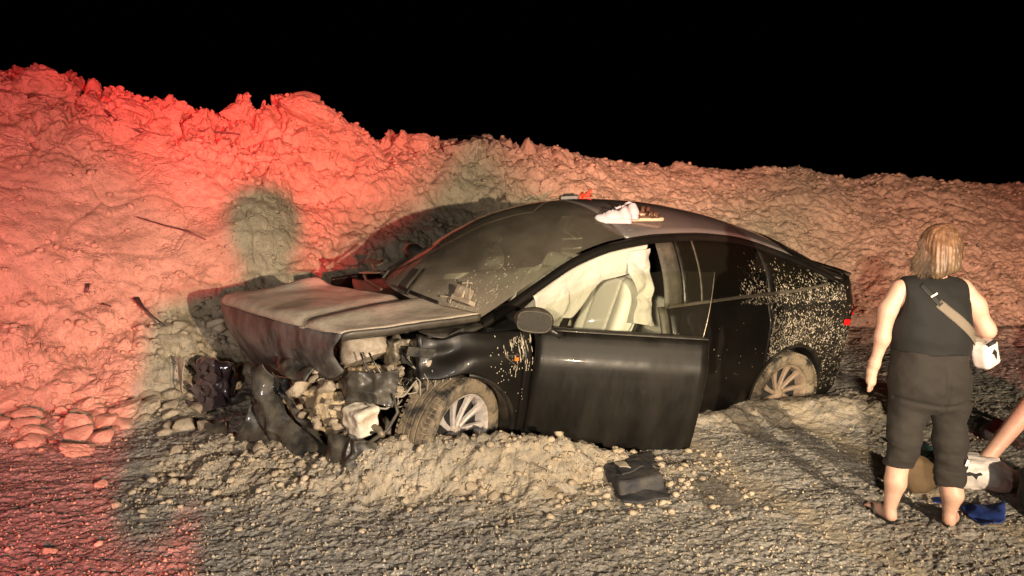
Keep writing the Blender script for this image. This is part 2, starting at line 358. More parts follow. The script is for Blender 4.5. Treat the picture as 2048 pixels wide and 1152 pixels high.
def terrain(X, Y, fine=True):
    Z, s = base_z(X, Y); e = .03
    Zx, _ = base_z(X + e, Y); Zy, _ = base_z(X, Y + e)
    N = np.stack([-(Zx - Z) / e, -(Zy - Z) / e, np.ones_like(Z)], -1); N /= np.linalg.norm(N, axis=-1, keepdims=True)
    P = np.stack([X, Y, Z], -1)
    mound = sstep(-.12, .1, s)
    warp = fbm(P * 1.7, 3, 5)[..., None] * .16
    Pw = P + warp
    big = fbm(P * [.9, .9, 1.2], 4, 11)
    leftf = 1 - sstep(-2.6, -1.6, X); slab = leftf * sstep(.12, .35, s) * (1 - sstep(.55, .85, s)) * sstep(-.5, .2, fbm(P * .9, 2, 77) + .35)
    crest = sstep(.55, .95, s) * (1 - sstep(-.3, 1.8, X)) * (1 - sstep(1.3, 1.8, s))
    rough = np.clip(.55 + .5 * fbm(P * 1.1, 3, 31), .15, 1) * (1 - .85 * slab) * mound + crest * .7 * mound
    rough = rough * np.interp(X, [-3, 0, 2.5, 5], [1, .9, .55, .5])
    def chunk(scale, seed, tilt=.55):
        """broken lumps: each cell a tilted facet with a crevice round it"""
        A, B, I_ = worley(Pw / scale, seed); e = np.clip((B - A) / .28, 0, 1); an = I_ * 43.7
        f = vnoise(P * 1.0 / np.mean(scale) * .9 + I_[..., None] * 31, seed)
        return (1 - (1 - e) ** 2) * (.35 + .65 * I_) + tilt * .5 * f * e - .35, I_
    c1, ID = chunk(np.array([.46, .46, .38]), 3, 1.0); d = .085 * crest * np.clip(c1, -.5, .6) + .11 * rough * c1
    c2, _ = chunk(np.array([.18, .18, .16]), 9, 1.3); d = d + .050 * rough * np.clip(c2, -.6, .8)
    rt0 = sstep(-.8, 2.0, X) * mound; d = d + mound * .16 * big * (1 - .4 * slab) * (1 - .45 * rt0) + mound * .045 * fbm(P * 4.0, 3, 21) * (1 - .7 * slab) * (1 - .6 * rt0)
    C1, C2, _ = worley(Pw / [.75, .75, .55], 15); d = d - mound * .035 * np.exp(-(C2 - C1) / .035) * (1 - leftf * .2)
    if fine:
        c3, _ = chunk(np.array([.06, .06, .06]), 19); d = d + .030 * (rough * .95 + .05 * mound) * c3 + .022 * rt0 * sstep(-.2, .5, fbm(P * 2.2, 3, 99)) * c3
        d = d + mound * .016 * fbm(P * 17, 4, 8, .6) * (1 - .5 * slab)
        # eroded rills running down the face on the right
        rt = sstep(-.5, 2.5, X) * mound
        d = d - rt * .06 * np.clip(fbm(np.stack([X * 2.6 + Y * .8, s * .9, 0 * X], -1), 4, 44), 0, 1) * sstep(.0, .3, s)
        d = d - rt * .03 * np.clip(fbm(P * 8, 3, 91) - .1, 0, 1)
    # road: raked ridges, lumps and grit
    flat = 1 - mound
    near = Y
    rid = fbm(np.stack([X * 1.3 + .25 * Y, Y * 8.5 - X * .9, 0 * X], -1), 4, 51)
    ridm = sstep(-.35, .35, fbm(np.stack([X * .7, Y * .9, 0 * X], -1), 3, 61) + .1)
    lump = fbm(P * [3, 5, 1], 4, 71)
    leftg = 1 - sstep(-1.6, -.3, X)
    smoothband = 1 - .55 * (1 - sstep(3.5, 3.9, Y)) 
    d = d + flat * smoothband * (.008 * rid * ridm * (.6 + .8 * leftg) + .010 * lump)
    if fine:
        d = d + flat * .0055 * fbm(np.stack([X * 17, Y * 26, 0 * X], -1), 4, 81)
        K1, K2, KD = worley(P[..., :] * [34, 44, 0] , 33, flat=True); d = d + flat * .007 * np.sqrt(np.clip(1 - (K1 / .6) ** 2, 0, 1)) * (KD > .45)
    heapm = ridge(X, Y, [(-1.9, 4.5), (-1.2, 4.3), (-.75, 4.2), (.1, 4.15), (.55, 4.3), (.95, 4.5)], [.45, .5, .38, .36, .33, .25], [1, 1, 1, 1, 1, .6])
    rearm = ridge(X, Y, [(1.4, 5.4), (2.5, 5.6), (3.1, 6.0)], [.3, .4, .5], [.9, 1, .8])
    basem = sstep(-1.3, -.2, Y - np.interp(X, XB, YB)) * flat
    soft = np.clip(heapm * 1.3 + rearm * .9 + basem * .9, 0, 1) * flat
    S1, S2, SD = worley(Pw / .11, 41); dS = np.sqrt(np.clip(1 - (S1 / .8) ** 2, 0, 1))
    d = d + soft * (.032 * (dS - .4) * (.2 + SD) + .03 * fbm(P * 7, 3, 43))
    if fine:
        S1, S2, SD = worley(Pw / .045, 47); d = d + soft * .012 * np.sqrt(np.clip(1 - (S1 / .8) ** 2, 0, 1)) * SD
    rut = ridge(X, Y, [(2.15, 5.7), (2.32, 4.9), (2.45, 4.0), (2.8, 3.0)], [.11, .11, .12, .13], [1, 1, 1, .8]) + ridge(X, Y, [(.9, 5.6), (1.25, 4.9), (1.5, 4.0), (1.9, 3.0)], [.11, .11, .12, .13], [.4, .8, .8, .6])
    rut = np.clip(rut, 0, 1) * flat; d = d * (1 - .6 * rut) - .016 * rut
    far = sstep(16, 22, Y); d = d * (1 - far)
    P = P + N * d[..., None]
    gravel = np.clip(flat * (1 - soft * .62) * (1 - .75 * rut), 0, 1)
    P[..., 2] = clamp_car(P[..., 0], P[..., 1], P[..., 2])
    return P, s, gravel, soft
def rows():
    D = [2.2]
    while D[-1] < 3.0: D.append(D[-1] + .03)
    while D[-1] < 5.2: D.append(D[-1] + .0085)
    while D[-1] < 11: D.append(D[-1] + .0135)
    while D[-1] < 15: D.append(D[-1] + .025)
    while D[-1] < 24: D.append(D[-1] + .25)
    while D[-1] < 400: D.append(D[-1] * 1.25)
    return np.array(D)
def cols():
    c = list(np.arange(-.76, .76001, .00165)); k = .76; st = .00165
    while k < 2.4:
        st *= 1.12; k += st; c.append(k); c.insert(0, -k)
    return np.array(c)
Dr, Ac = rows(), cols()
X, Y = Ac[:, None] * Dr[None], np.repeat(Dr[None], len(Ac), 0)
TP = np.empty(X.shape + (3,)); TS = np.empty(X.shape); TG = np.empty(X.shape); TSo = np.empty(X.shape)
for i in range(0, len(Ac), 120):
    TP[i:i + 120], TS[i:i + 120], TG[i:i + 120], TSo[i:i + 120] = terrain(X[i:i + 120], Y[i:i + 120])
TG_ = TG
def sample_terrain(x, y):
    x = np.atleast_1d(np.asarray(x, float)); y = np.atleast_1d(np.asarray(y, float))
    P, _, _, _ = terrain(x[:, None], y[:, None]); return P[:, 0, :]
def gz(x, y): return float(sample_terrain(x, y)[0][2])

def dirt_material(name, tan1, tan2, grav1, grav2, sc=1.0):
    m = bpy.data.materials.new(name); m.use_nodes = True; nt = m.node_tree; b = nt.nodes['Principled BSDF']; L = nt.links
    b.inputs['Roughness'].default_value = .92; b.inputs['Specular IOR Level'].default_value = .25
    tc = nt.nodes.new('ShaderNodeTexCoord')
    def N(scale, det=6, st=(1, 1, 1), rough=.6):
        mp = nt.nodes.new('ShaderNodeMapping'); mp.inputs['Scale'].default_value = tuple(q * sc for q in st); L.new(tc.outputs['Object'], mp.inputs[0])
        n = nt.nodes.new('ShaderNodeTexNoise'); n.inputs['Scale'].default_value = scale; n.inputs['Detail'].default_value = det; n.inputs['Roughness'].default_value = rough
        L.new(mp.outputs[0], n.inputs['Vector']); return n.outputs['Fac']
    def ramp(f, a, c, lo=0., hi=1.):
        r = nt.nodes.new('ShaderNodeMapRange'); r.inputs['From Min'].default_value = a; r.inputs['From Max'].default_value = c
        r.inputs['To Min'].default_value = lo; r.inputs['To Max'].default_value = hi; L.new(f, r.inputs['Value']); return r.outputs[0]
    def mix(f, A, B):
        x = nt.nodes.new('ShaderNodeMix'); x.data_type = 'RGBA'
        for k, v in (('Factor', f), ('A', A), ('B', B)):
            if isinstance(v, tuple): x.inputs[k].default_value = (*v, 1)
            elif isinstance(v, float): x.inputs[k].default_value = v
            else: L.new(v, x.inputs[k])
        return x.outputs['Result']
    dirt = mix(ramp(N(3.1, 8), .38, .62), tan1, tan2)
    dirt = mix(ramp(N(24, 8, rough=.7), .5, .68, 0, .5), dirt, tuple(c * .62 for c in tan1))
    dirt = mix(ramp(N(9, 8), .56, .72, 0, .45), dirt, tuple(min(1, c * 1.35) for c in tan2))
    at_ = nt.nodes.new('ShaderNodeAttribute'); at_.attribute_name = 'gravel'
    gr = mix(ramp(N(7, 8, (.5, 1.8, 1)), .4, .62), grav1, grav2)
    gr = mix(ramp(N(75, 4), .47, .62, 0, .55), gr, tuple(c * .45 for c in grav1))
    vo = nt.nodes.new('ShaderNodeTexVoronoi'); vo.inputs['Scale'].default_value = 52; L.new(tc.outputs['Object'], vo.inputs['Vector'])
    sepc = nt.nodes.new('ShaderNodeSeparateColor'); L.new(vo.outputs['Color'], sepc.inputs[0])
    small = ramp(vo.outputs['Distance'], .42, .25); pick = ramp(sepc.outputs[0], .62, .70)
    mm = nt.nodes.new('ShaderNodeMath'); mm.operation = 'MULTIPLY'; L.new(small, mm.inputs[0]); L.new(pick, mm.inputs[1])
    m2 = nt.nodes.new('ShaderNodeMath'); m2.operation = 'MULTIPLY'; L.new(mm.outputs[0], m2.inputs[0]); L.new(at_.outputs['Fac'], m2.inputs[1])
    gr = mix(m2.outputs[0], gr, (.50, .47, .41))
    nf = ramp(N(14, 6), .35, .65, -.35, .35)
    ad = nt.nodes.new('ShaderNodeMath'); ad.operation = 'ADD'; ad.use_clamp = True; L.new(at_.outputs['Fac'], ad.inputs[0]); L.new(nf, ad.inputs[1])
    gm = nt.nodes.new('ShaderNodeMath'); gm.operation = 'MULTIPLY'; gm.use_clamp = True; L.new(ad.outputs[0], gm.inputs[0]); L.new(ramp(at_.outputs['Fac'], 0, .2), gm.inputs[1])
    c = mix(gm.outputs[0], dirt, gr); L.new(c, b.inputs['Base Color'])
    bp = nt.nodes.new('ShaderNodeBump'); bp.inputs['Strength'].default_value = .8; bp.inputs['Distance'].default_value = .013 if sc == 1 else .007
    wp_ = nt.nodes.new('ShaderNodeTexNoise'); wp_.inputs['Scale'].default_value = 4 * sc; L.new(tc.outputs['Object'], wp_.inputs['Vector'])
    wa = nt.nodes.new('ShaderNodeVectorMath'); wa.operation = 'SCALE'; wa.inputs['Scale'].default_value = .35; L.new(wp_.outputs['Color'], wa.inputs[0])
    wb = nt.nodes.new('ShaderNodeVectorMath'); L.new(tc.outputs['Object'], wb.inputs[0]); L.new(wa.outputs[0], wb.inputs[1])
    def crack(scale, lo, hi, seedn):
        v_ = nt.nodes.new('ShaderNodeTexVoronoi'); v_.feature = 'DISTANCE_TO_EDGE'; v_.inputs['Scale'].default_value = scale * sc; L.new(wb.outputs[0], v_.inputs['Vector'])
        return ramp(v_.outputs['Distance'], 0, .07, lo, hi)
    mk_ = nt.nodes.new('ShaderNodeMath'); mk_.operation = 'ADD'; L.new(crack(6, 0, .9, 1), mk_.inputs[0]); L.new(crack(15, 0, .4, 2), mk_.inputs[1])
    sel = nt.nodes.new('ShaderNodeMath'); sel.operation = 'MULTIPLY'; L.new(mk_.outputs[0], sel.inputs[0]); L.new(ramp(N(1.6, 5), .46, .62), sel.inputs[1])
    iv = nt.nodes.new('ShaderNodeMath'); iv.operation = 'SUBTRACT'; iv.inputs[0].default_value = 1; iv.use_clamp = True; L.new(at_.outputs['Fac'], iv.inputs[1])
    s2 = nt.nodes.new('ShaderNodeMath'); s2.operation = 'MULTIPLY'; L.new(sel.outputs[0], s2.inputs[0]); L.new(iv.outputs[0], s2.inputs[1])
    s3 = nt.nodes.new('ShaderNodeMath'); s3.operation = 'ADD'; L.new(s2.outputs[0], s3.inputs[0]); L.new(N(60, 8, rough=.7), s3.inputs[1])
    sm = nt.nodes.new('ShaderNodeMath'); sm.operation = 'ADD'; L.new(s3.outputs[0], sm.inputs[0]); L.new(ramp(mm.outputs[0], 0, 1, 0, .5), sm.inputs[1]); L.new(sm.outputs[0], bp.inputs['Height'])
    L.new(bp.outputs[0], b.inputs['Normal']); return m
M['dirt'] = dirt_material('packed_dirt', (.42, .35, .25), (.53, .45, .33), (.215, .205, .188), (.36, .345, .315))
M['rock'] = dirt_material('clod_dirt', (.44, .36, .26), (.56, .47, .35), (.2, .2, .2), (.3, .3, .3), .3); M['crumb'] = dirt_material('crumb_dirt', (.44, .36, .26), (.56, .47, .35), (.2, .2, .2), (.3, .3, .3))
# the mound joins the road along its foot: the sheet is cut there into two meshes that share their rim
FQ = grid_faces(len(Ac), len(Dr))
Sf = TS.reshape(-1); isM = (Sf[FQ].mean(1) > 0)
def cut(name, sel):
    f = FQ[sel]; used, inv = np.unique(f, return_inverse=True); inv = inv.reshape(f.shape)
    o = mesh_np(name, TP.reshape(-1, 3)[used], inv, M['dirt']); a = o.data.attributes.new('gravel', 'FLOAT', 'POINT')
    a.data.foreach_set('value', TG.reshape(-1)[used].astype(np.float32)); o['kind'] = 'structure'; return o
ground = cut('ground', ~isM); mound = cut('dirt_mound', isM)

# ---------------------------------------------------------------- rocks
def rock_me(k, sub=3, rough=False):
    import bmesh
    bm = bmesh.new(); bmesh.ops.create_icosphere(bm, subdivisions=sub, radius=1)
    V = np.array([v.co[:] for v in bm.verts]); r = np.random.default_rng(100 + k)
    # facetted: clip a ball by random planes
    for q in range(9 + k % 4):
        n = r.normal(size=3); n /= np.linalg.norm(n); h = r.uniform(.55, .85); t = V @ n - h; V = V - np.clip(t, 0, None)[:, None] * n * .92
    V = V * (1 + .10 * fbm(V * 1.6 + k * 9, 3, k)[:, None] + .035 * fbm(V * 6 + k, 3, k + 3)[:, None])
    if rough:
        A, B, I_ = worley(V * 2.2 + k, k); V = V * (1 + .10 * (np.clip((B - A) / .3, 0, 1) * (.3 + I_) - .4) + .05 * fbm(V * 9, 4, k) + .12 * fbm(V * 1.2 + k, 2, k + 7))[:, None]
    V = V * [1, r.uniform(.7, .95), r.uniform(.5, .75)]
    for v, p in zip(bm.verts, V): v.co = p
    me = bpy.data.meshes.new('rock'); bm.to_mesh(me); bm.free(); me.materials.append(M['rock'])
    me.polygons.foreach_set('use_smooth', np.ones(len(me.polygons), bool)); me.set_sharp_from_angle(angle=R(32)); return me
ROCKS = [rock_me(k) for k in range(10)]
BIG = [rock_me(k + 40, 5, True) for k in range(4)]
SMALL = [rock_me(k + 20, 2) for k in range(6)]
def rock(name, loc, size, k=None, label=None, group=None, rotz=None, squash=1.0, sink=.25):
    k = rng.integers(len(ROCKS)) if k is None else k
    o = bpy.data.objects.new(name, BIG[k % 4] if size > .13 else (ROCKS if size > .045 else SMALL)[k % (10 if size > .045 else 6)]); COL.objects.link(o)
    o.location = (loc[0], loc[1], loc[2] + size * (.5 - sink) * squash); o.scale = (size, size, size * squash)
    o.rotation_euler = (rng.uniform(-.4, .4), rng.uniform(-.4, .4), rng.uniform(0, 6.28) if rotz is None else rotz)
    return tag(o, label, 'rock' if name == 'rock' else 'clod', group)
def place(px, py):
    """ray march to the terrain"""
    d = ray(px, py); ts = np.arange(2.2, 14, .02) / d[1]; Q = np.array([0, 0, CAM_H]) + ts[:, None] * d
    P, _, _, _ = terrain(Q[:, 0:1], Q[:, 1:2], fine=False); hit = np.nonzero(Q[:, 2] < P[:, 0, 2])[0]
    return Q[hit[0]] if len(hit) else Q[-1]
def px_size(p, w): return w / 2 * p[1] / FOC
singles = [
 (155, 905, 95, .55, 'large flat pale clod lying alone in front of the mound foot at the left'), (105, 1107, 42, .8, 'small pinkish clod lying alone at the bottom left of the road'),
 (65, 890, 60, 1, 'brownish clod just left of the large flat pale clod'), (200, 972, 34, .7, 'small flat clod on the road below the large flat pale clod'),
 (440, 660, 40, 1, None), (610, 245, 150, .9, 'largest boulder on the crest of the mound above the hood'), (480, 232, 70, 1, 'boulder on the crest left of the largest crest boulder'),
 (85, 190, 130, 1.1, 'tall boulder at the far left end of the crest'), (20, 215, 80, 1.1, None), (265, 225, 90, .9, 'boulder on the crest beside the upper black strip'),
 (1095, 388, 62, 1, 'dark boulder just behind the front of the car roof'), (1025, 362, 60, .8, 'slab-like boulder left of the one behind the car roof'), (1150, 375, 50, .8, None),
 (300, 800, 64, .7, 'pale clod half way between the smashed headlamp and the lone flat clod'), (340, 690, 60, 1, 'rounded boulder left of the smashed lamp'), (225, 790, 60, .8, None),
 (990, 992, 34, .9, 'small pale clod on the road left of the black bag'), (1105, 990, 48, .7, 'pale angular clod on the road beside the black bag'), (940, 975, 36, .9, 'round clod below the front wheel heap'), (912, 988, 28, .9, None),
 (250, 830, 80, .7, 'dark reddish wedge of rock at the foot of the mound'), (75, 835, 56, .7, None), (185, 835, 54, .7, None), (128, 812, 40, .9, None), (30, 800, 70, .8, None), (120, 775, 60, .8, None),
 (1250, 440, 1, 1, None)]
GL = {'foot': 'tan clod among the loose rubble along the foot of the mound', 'heap': 'tan clod on the dirt heap in front of the wheel and door', 'road': 'small tan clod scattered on the raked road', 'crest': 'pinkish lump of dirt on the crest of the mound', 'nose': 'yellowish clod heaped under the lifted hood'}
LM = [((60, 890), 'beside the large flat pale clod'), ((155, 905), 'beside the large flat pale clod'), ((250, 830), 'beside the dark reddish wedge of rock'), ((390, 810), 'below the smashed headlamp'), ((340, 690), 'by the rounded boulder left of the smashed headlamp'), ((20, 790), 'at the left edge of the picture'), ((170, 790), 'in the pile behind the large flat pale clod'), ((300, 790), 'in the pile between the wedge and the smashed headlamp'), ((470, 760), 'between the smashed headlamp and the bumper'),
      ((610, 245), 'around the largest boulder on the crest'), ((85, 190), 'around the tall boulder at the left end of the crest'), ((265, 225), 'on the crest by the upper dark strip'), ((430, 240), 'on the middle of the crest'), ((760, 275), 'on the crest right of the largest boulder'), ((920, 300), 'on the crest under the bent hose'), ((1095, 385), 'behind the front of the car roof'),
      ((530, 880), 'in front of the kite-shaped shard'), ((680, 920), 'by the pointed plate of plastic'), ((880, 900), 'in front of the front wheel'), ((1060, 900), 'in front of the door hinge'), ((1200, 920), 'left of the fabric bag'), ((300, 1000), 'on the red-lit road at the left'), ((105, 1100), 'beside the small pinkish clod at the bottom left'), ((700, 1050), 'on the open road in front of the wheel heap'), ((1100, 1040), 'on the road below the fabric bag'), ((1500, 1000), 'on the road right of the fabric bag')]
def describe(px, py, w):
    k = min(LM, key=lambda q: (q[0][0] - px) ** 2 + (q[0][1] - py) ** 2)[1]
    sz = 'boulder-like lump' if w > 48 else ('fist-sized clod' if w > 26 else ('small clod' if w > 15 else 'tiny clod'))
    return sz + ' of pale dirt ' + k, 'dirt clods ' + k
GG = {'foot': 'rubble along the mound foot', 'heap': 'clods on the wheel heap', 'road': 'clods scattered on the road', 'crest': 'lumps on the mound crest', 'nose': 'clods under the hood'}
for (px, py, w, sq, lb) in singles:
    if w < 5: continue
    p = place(px, py)
    rg = 'crest' if py < 300 else ('foot' if p[0] < -1 else 'road')
    rock('rock', p, px_size(p, w), label=lb or describe(px, py, w)[0], group=None if lb else describe(px, py, w)[1], squash=sq)
def scatter(rg, n, poly, wmin, wmax, powr=2.2):
    for q in range(n):
        while True:
            px = rng.uniform(poly[0], poly[1]); py = rng.uniform(poly[2], poly[3])
            if poly[4] is None or poly[4](px, py): break
        p = place(px, py); w = wmin + (wmax - wmin) * rng.random() ** powr
        rock('rock', p, px_size(p, w), label=describe(px, py, w)[0], group=describe(px, py, w)[1], squash=rng.uniform(.8, 1.2))
scatter('foot', 88, (0, 400, 700, 900, lambda x, y: y > 760 - x * .12 and y < 905 - x * .12), 16, 84, 1.9)
scatter('foot', 16, (300, 480, 640, 800, None), 16, 50)
scatter('heap', 26, (480, 1230, 870, 960, lambda x, y: y > 862 + abs(x - 950) * .1), 10, 26)
scatter('road', 18, (0, 1650, 930, 1130, None), 8, 20, 3)
scatter('crest', 52, (-40, 980, 150, 330, lambda x, y: y > np.interp(x, [0, 80, 150, 400, 600, 700, 1000], [200, 170, 205, 232, 250, 275, 310])), 18, 92, 1.6)
# grit too small to count
def grit(name, n, fn, smin, smax, matl):
    xy = np.array([fn() for _ in range(n)]); P = sample_terrain(xy[:, 0], xy[:, 1])
    tet = np.array([[1, 0, -.4], [-.5, .85, -.4], [-.5, -.85, -.4], [.2, .2, .7], [-.1, -.3, .55]]); tf = np.array([[0, 2, 1], [0, 1, 3], [1, 2, 3], [2, 4, 3], [0, 3, 4], [0, 4, 2]])
    s = rng.uniform(0, 1, n) ** 3 * (smax - smin) + smin; a = rng.uniform(0, 6.28, n); c, si = np.cos(a), np.sin(a)
    Rm = np.stack([np.stack([c, -si, 0 * a], -1), np.stack([si, c, 0 * a], -1), np.stack([0 * a, 0 * a, 1 + 0 * a], -1)], 1)
    V = np.einsum('nij,kj->nki', Rm, tet) * s[:, None, None] * rng.uniform(.7, 1.3, (n, 5, 1)) + P[:, None] + np.array([0, 0, 1]) * (s * .15)[:, None, None]
    Fs = (tf[None] + (np.arange(n) * 5)[:, None, None]).reshape(-1, 3)
    o = mesh_np(name, V.reshape(-1, 3), Fs, matl, smooth=False); o['kind'] = 'stuff'; o['label'] = 'fine pale grit and crumbs of dirt strewn over the road'; o['category'] = 'gravel'; return o
def crumbs(name, n, fn, smin, smax, matl, label, powr=3):
    ph = (1 + 5 ** .5) / 2; B0 = np.array([[-1, ph, 0], [1, ph, 0], [-1, -ph, 0], [1, -ph, 0], [0, -1, ph], [0, 1, ph], [0, -1, -ph], [0, 1, -ph], [ph, 0, -1], [ph, 0, 1], [-ph, 0, -1], [-ph, 0, 1]]) / 1.9
    tf = np.array([[0, 11, 5], [0, 5, 1], [0, 1, 7], [0, 7, 10], [0, 10, 11], [1, 5, 9], [5, 11, 4], [11, 10, 2], [10, 7, 6], [7, 1, 8], [3, 9, 4], [3, 4, 2], [3, 2, 6], [3, 6, 8], [3, 8, 9], [4, 9, 5], [2, 4, 11], [6, 2, 10], [8, 6, 7], [9, 8, 1]])
    xy = np.array([fn() for _ in range(n)]); P = sample_terrain(xy[:, 0], xy[:, 1]); s = rng.uniform(0, 1, n) ** powr * (smax - smin) + smin
    Q = rng.normal(size=(n, 3, 3)); Q, _ = np.linalg.qr(Q); V = np.einsum('nij,kj->nki', Q, B0) * rng.uniform(.55, 1.25, (n, 12, 1)) * s[:, None, None] * np.array([1, 1, .7]) + P[:, None] + np.array([0, -.1, .25]) * s[:, None, None]
    Fs = (tf[None] + (np.arange(n) * 12)[:, None, None]).reshape(-1, 3); o = mesh_np(name, V.reshape(-1, 3), Fs, matl, smooth=False); return tag(o, label, 'loose dirt', kind='stuff')
def rnd_mound():
    X_ = rng.uniform(-6.2, 9.5) if rng.random() < .55 else rng.uniform(-6.2, 0); yb = np.interp(X_, XB, YB); yc = np.interp(X_, XC, YC); r = rng.random()
    s_ = rng.beta(1, 6) if r < .55 else (1.05 - rng.beta(1, 3.5) * .8 if r < .85 else rng.random()); return X_, yb + (yc - yb) * s_ - .1
def rnd_road():
    px = rng.uniform(-200, 2250); py = rng.uniform(850, 1200) if rng.random() < .8 else rng.uniform(700, 860); p = on_ground(px, py); return p[:2]
def rnd_foot():
    X_ = rng.uniform(-5, 1.5); return X_, np.interp(X_, XB, YB) + rng.normal(-.25, .3)
def rnd_heap():
    X_ = rng.uniform(-2.2, 1.4); return X_, rng.normal(4.25, .28)
def rnd_all():
    r = rng.random(); return rnd_road() if r < .62 else (rnd_foot() if r < .8 else rnd_heap())
crumbs('loose_dirt', 4500, rnd_mound, .006, .05, M['crumb'], 'loose crumbs and lumps of dirt lying over the face of the mound')
crumbs('loose_crumbs', 1500, lambda: rnd_heap() if rng.random() < .6 else rnd_foot(), .006, .035, M['crumb'], 'loose crumbs of dirt on the heap in front of the wheel')
grit('gravel', 13000, rnd_all, .0035, .016, M['crumb'])
# ================================================================ the wrecked car (local frame: x forward from front axle, y to driver's side, z up)
car = bpy.data.objects.new('wrecked_car', None); COL.objects.link(car)
CM = Matrix([list(CAR_R[i]) + [CAR_T[i]] for i in range(3)] + [[0, 0, 0, 1]]); car.matrix_world = CM
tag(car, 'black crashed car with buckled hood and open front door against the dirt mound', 'car')
WX = [-3.98, -3.9, -3.75, -3.5, -3.2, -2.9, -2.0, -1.0, -.3, .1, .45, .7, .95]
WY = [.60, .74, .88, .955, .985, .99, .985, .98, .985, .975, .935, .87, .72]
ZB = np.array([[-4.0, 1.27], [-3.6, 1.27], [-3.0, 1.205], [-2.4, 1.17], [-1.7, 1.12], [-1.0, 1.075], [-.45, 1.045], [-.1, 1.03], [.3, .99], [.95, .86]])
def beltz(x): return np.interp(x, ZB[:, 0], ZB[:, 1])
def smooth_interp(x, xp, fp):
    return (np.interp(x - .05, xp, fp) + np.interp(x, xp, fp) + np.interp(x + .05, xp, fp)) / 3
def side_y(x, z):
    zb = beltz(x); t = z / zb
    prof = np.interp(t, [.15, .24, .32, .5, .68, .80, .84, .88, .94, 1.0], [-.10, -.045, -.028, -.010, 0, -.004, -.012, -.036, -.062, -.105])
    prof = (prof + np.interp(t - .02, [.15, .24, .32, .5, .68, .80, .84, .88, .94, 1.0], [-.10, -.045, -.028, -.010, 0, -.004, -.012, -.036, -.062, -.105])) / 2
    return smooth_interp(x, WX, WY) + prof
def arch(x, xc, r=.415, zc=.37):
    d2 = r * r - (x - xc) ** 2; return zc + np.sqrt(np.clip(d2, 0, None))
def zlow(x):
    z = np.full_like(x, .235)
    for xc in (0, -2.965):
        z = np.where(np.abs(x - xc) < .415, np.maximum(z, arch(x, xc)), z)
    return z + .10 * sstep(-3.55, -3.9, x)
def xs_for(x0, x1, n):
    xs = set(np.linspace(x0, x1, n))
    for xc in (0, -2.965):
        for a in np.linspace(0, math.pi, 28):
            v = xc + .4149 * math.cos(a)
            if x0 < v < x1: xs.add(v)
    return np.array(sorted(xs))
def side_panel(name, x0, x1, side=1, z0=None, z1=None, matl=None, parent=car, n=16, nz=18, off=0.0, thick=.022, dent=None, slant=0.0):
    xs = xs_for(min(x0, x1), max(x0, x1), n); lo = zlow(xs) if z0 is None else (np.full_like(xs, z0) if np.isscalar(z0) else z0(xs))
    hi = beltz(xs) if z1 is None else (np.full_like(xs, z1) if np.isscalar(z1) else z1(xs))
    t = np.linspace(0, 1, nz); Zg = lo[:, None] + (hi - lo)[:, None] * t[None]; Xg = np.repeat(xs[:, None], nz, 1) + slant * (Zg - .3)
    Yg = side_y(Xg, Zg) + off
    P = np.stack([Xg, Yg, Zg], -1)
    if dent is not None: P = dent(P)
    P[..., 1] *= side
    return grid(name, P, matl or M['paint'], parent, thick, flip=side > 0)
# --- greenhouse stations: centre line and roof rail
CT = np.array([[.12, 0, 1.08], [-.12, 0, 1.27], [-.40, 0, 1.48], [-.72, 0, 1.635], [-1.12, 0, 1.735], [-1.6, 0, 1.78], [-2.1, 0, 1.77], [-2.55, 0, 1.715], [-3.0, 0, 1.62], [-3.35, 0, 1.515], [-3.72, 0, 1.37]])
RL = np.array([[-.20, .81, 1.06], [-.42, .775, 1.165], [-.66, .74, 1.30], [-.92, .71, 1.445], [-1.22, .69, 1.545], [-1.62, .675, 1.605], [-2.1, .67, 1.625], [-2.52, .67, 1.595], [-2.98, .675, 1.485], [-3.35, .69, 1.375], [-3.75, .72, 1.225]])
def along(C, t):
    t = np.asarray(t, float); k = np.arange(len(C))
    f = lambda q: np.stack([np.interp(q, k, C[:, i]) for i in range(3)], -1)
    return (f(t - .3) + f(t) * 2 + f(t + .3)) / 4
def topsurf(t, v):
    """t along the car 0..10, v across -1..1 (driver's side +1)"""
    t = np.asarray(t, float); v = np.asarray(v, float)
    c = along(CT, t); r = along(RL, t); a = np.abs(v)[..., None]
    P = c + (r - c) * np.concatenate([a ** 2.0, a, a ** 2.3], -1)
    P[..., 1] *= np.sign(v); return P
def top_panel(name, t0, t1, v0, v1, m, nt=30, nv=24, thick=.012, off=0):
    T_, V_ = np.meshgrid(np.linspace(t0, t1, nt), np.linspace(v0, v1, nv), indexing='ij'); P = topsurf(T_, V_); P[..., 2] += off
    return grid(name, P, m, car, thick, flip=True)
ws = top_panel('windshield', 0.0, 4.4, -.955, .955, M['windshield'], nt=40, thick=.0)
# cracked, crazed glass lines at the bottom of the windshield
roof = top_panel('roof', 4.42, 8.35, -.955, .955, M['roof'], nt=30)
gate = top_panel('tailgate', 8.39, 10, -.97, .97, M['paint'], nt=16)
gl = top_panel('rear_window', 8.6, 9.8, -.78, .78, M['dark_glass'], nt=12, off=.012); gl.parent = gate
def rail_strip(side):
    tt = np.linspace(-.15, 10, 70); r = along(RL, tt)
    sec = [(.955, 0), (1.0, 0.004), (1.02, -.012), (1.03, -.035), (1.015, -.05), (.985, -.055), (.965, -.03)]
    P = np.stack([np.stack([r[:, 0], r[:, 1] * k * side, r[:, 2] + dz + (.006 if j == 0 else 0)], -1) for j, (k, dz) in enumerate(sec + [sec[0]])], 1)
    return grid('roof_rail', P, M['paint'], car, flip=side > 0)
rail_strip(1); rail_strip(-1)
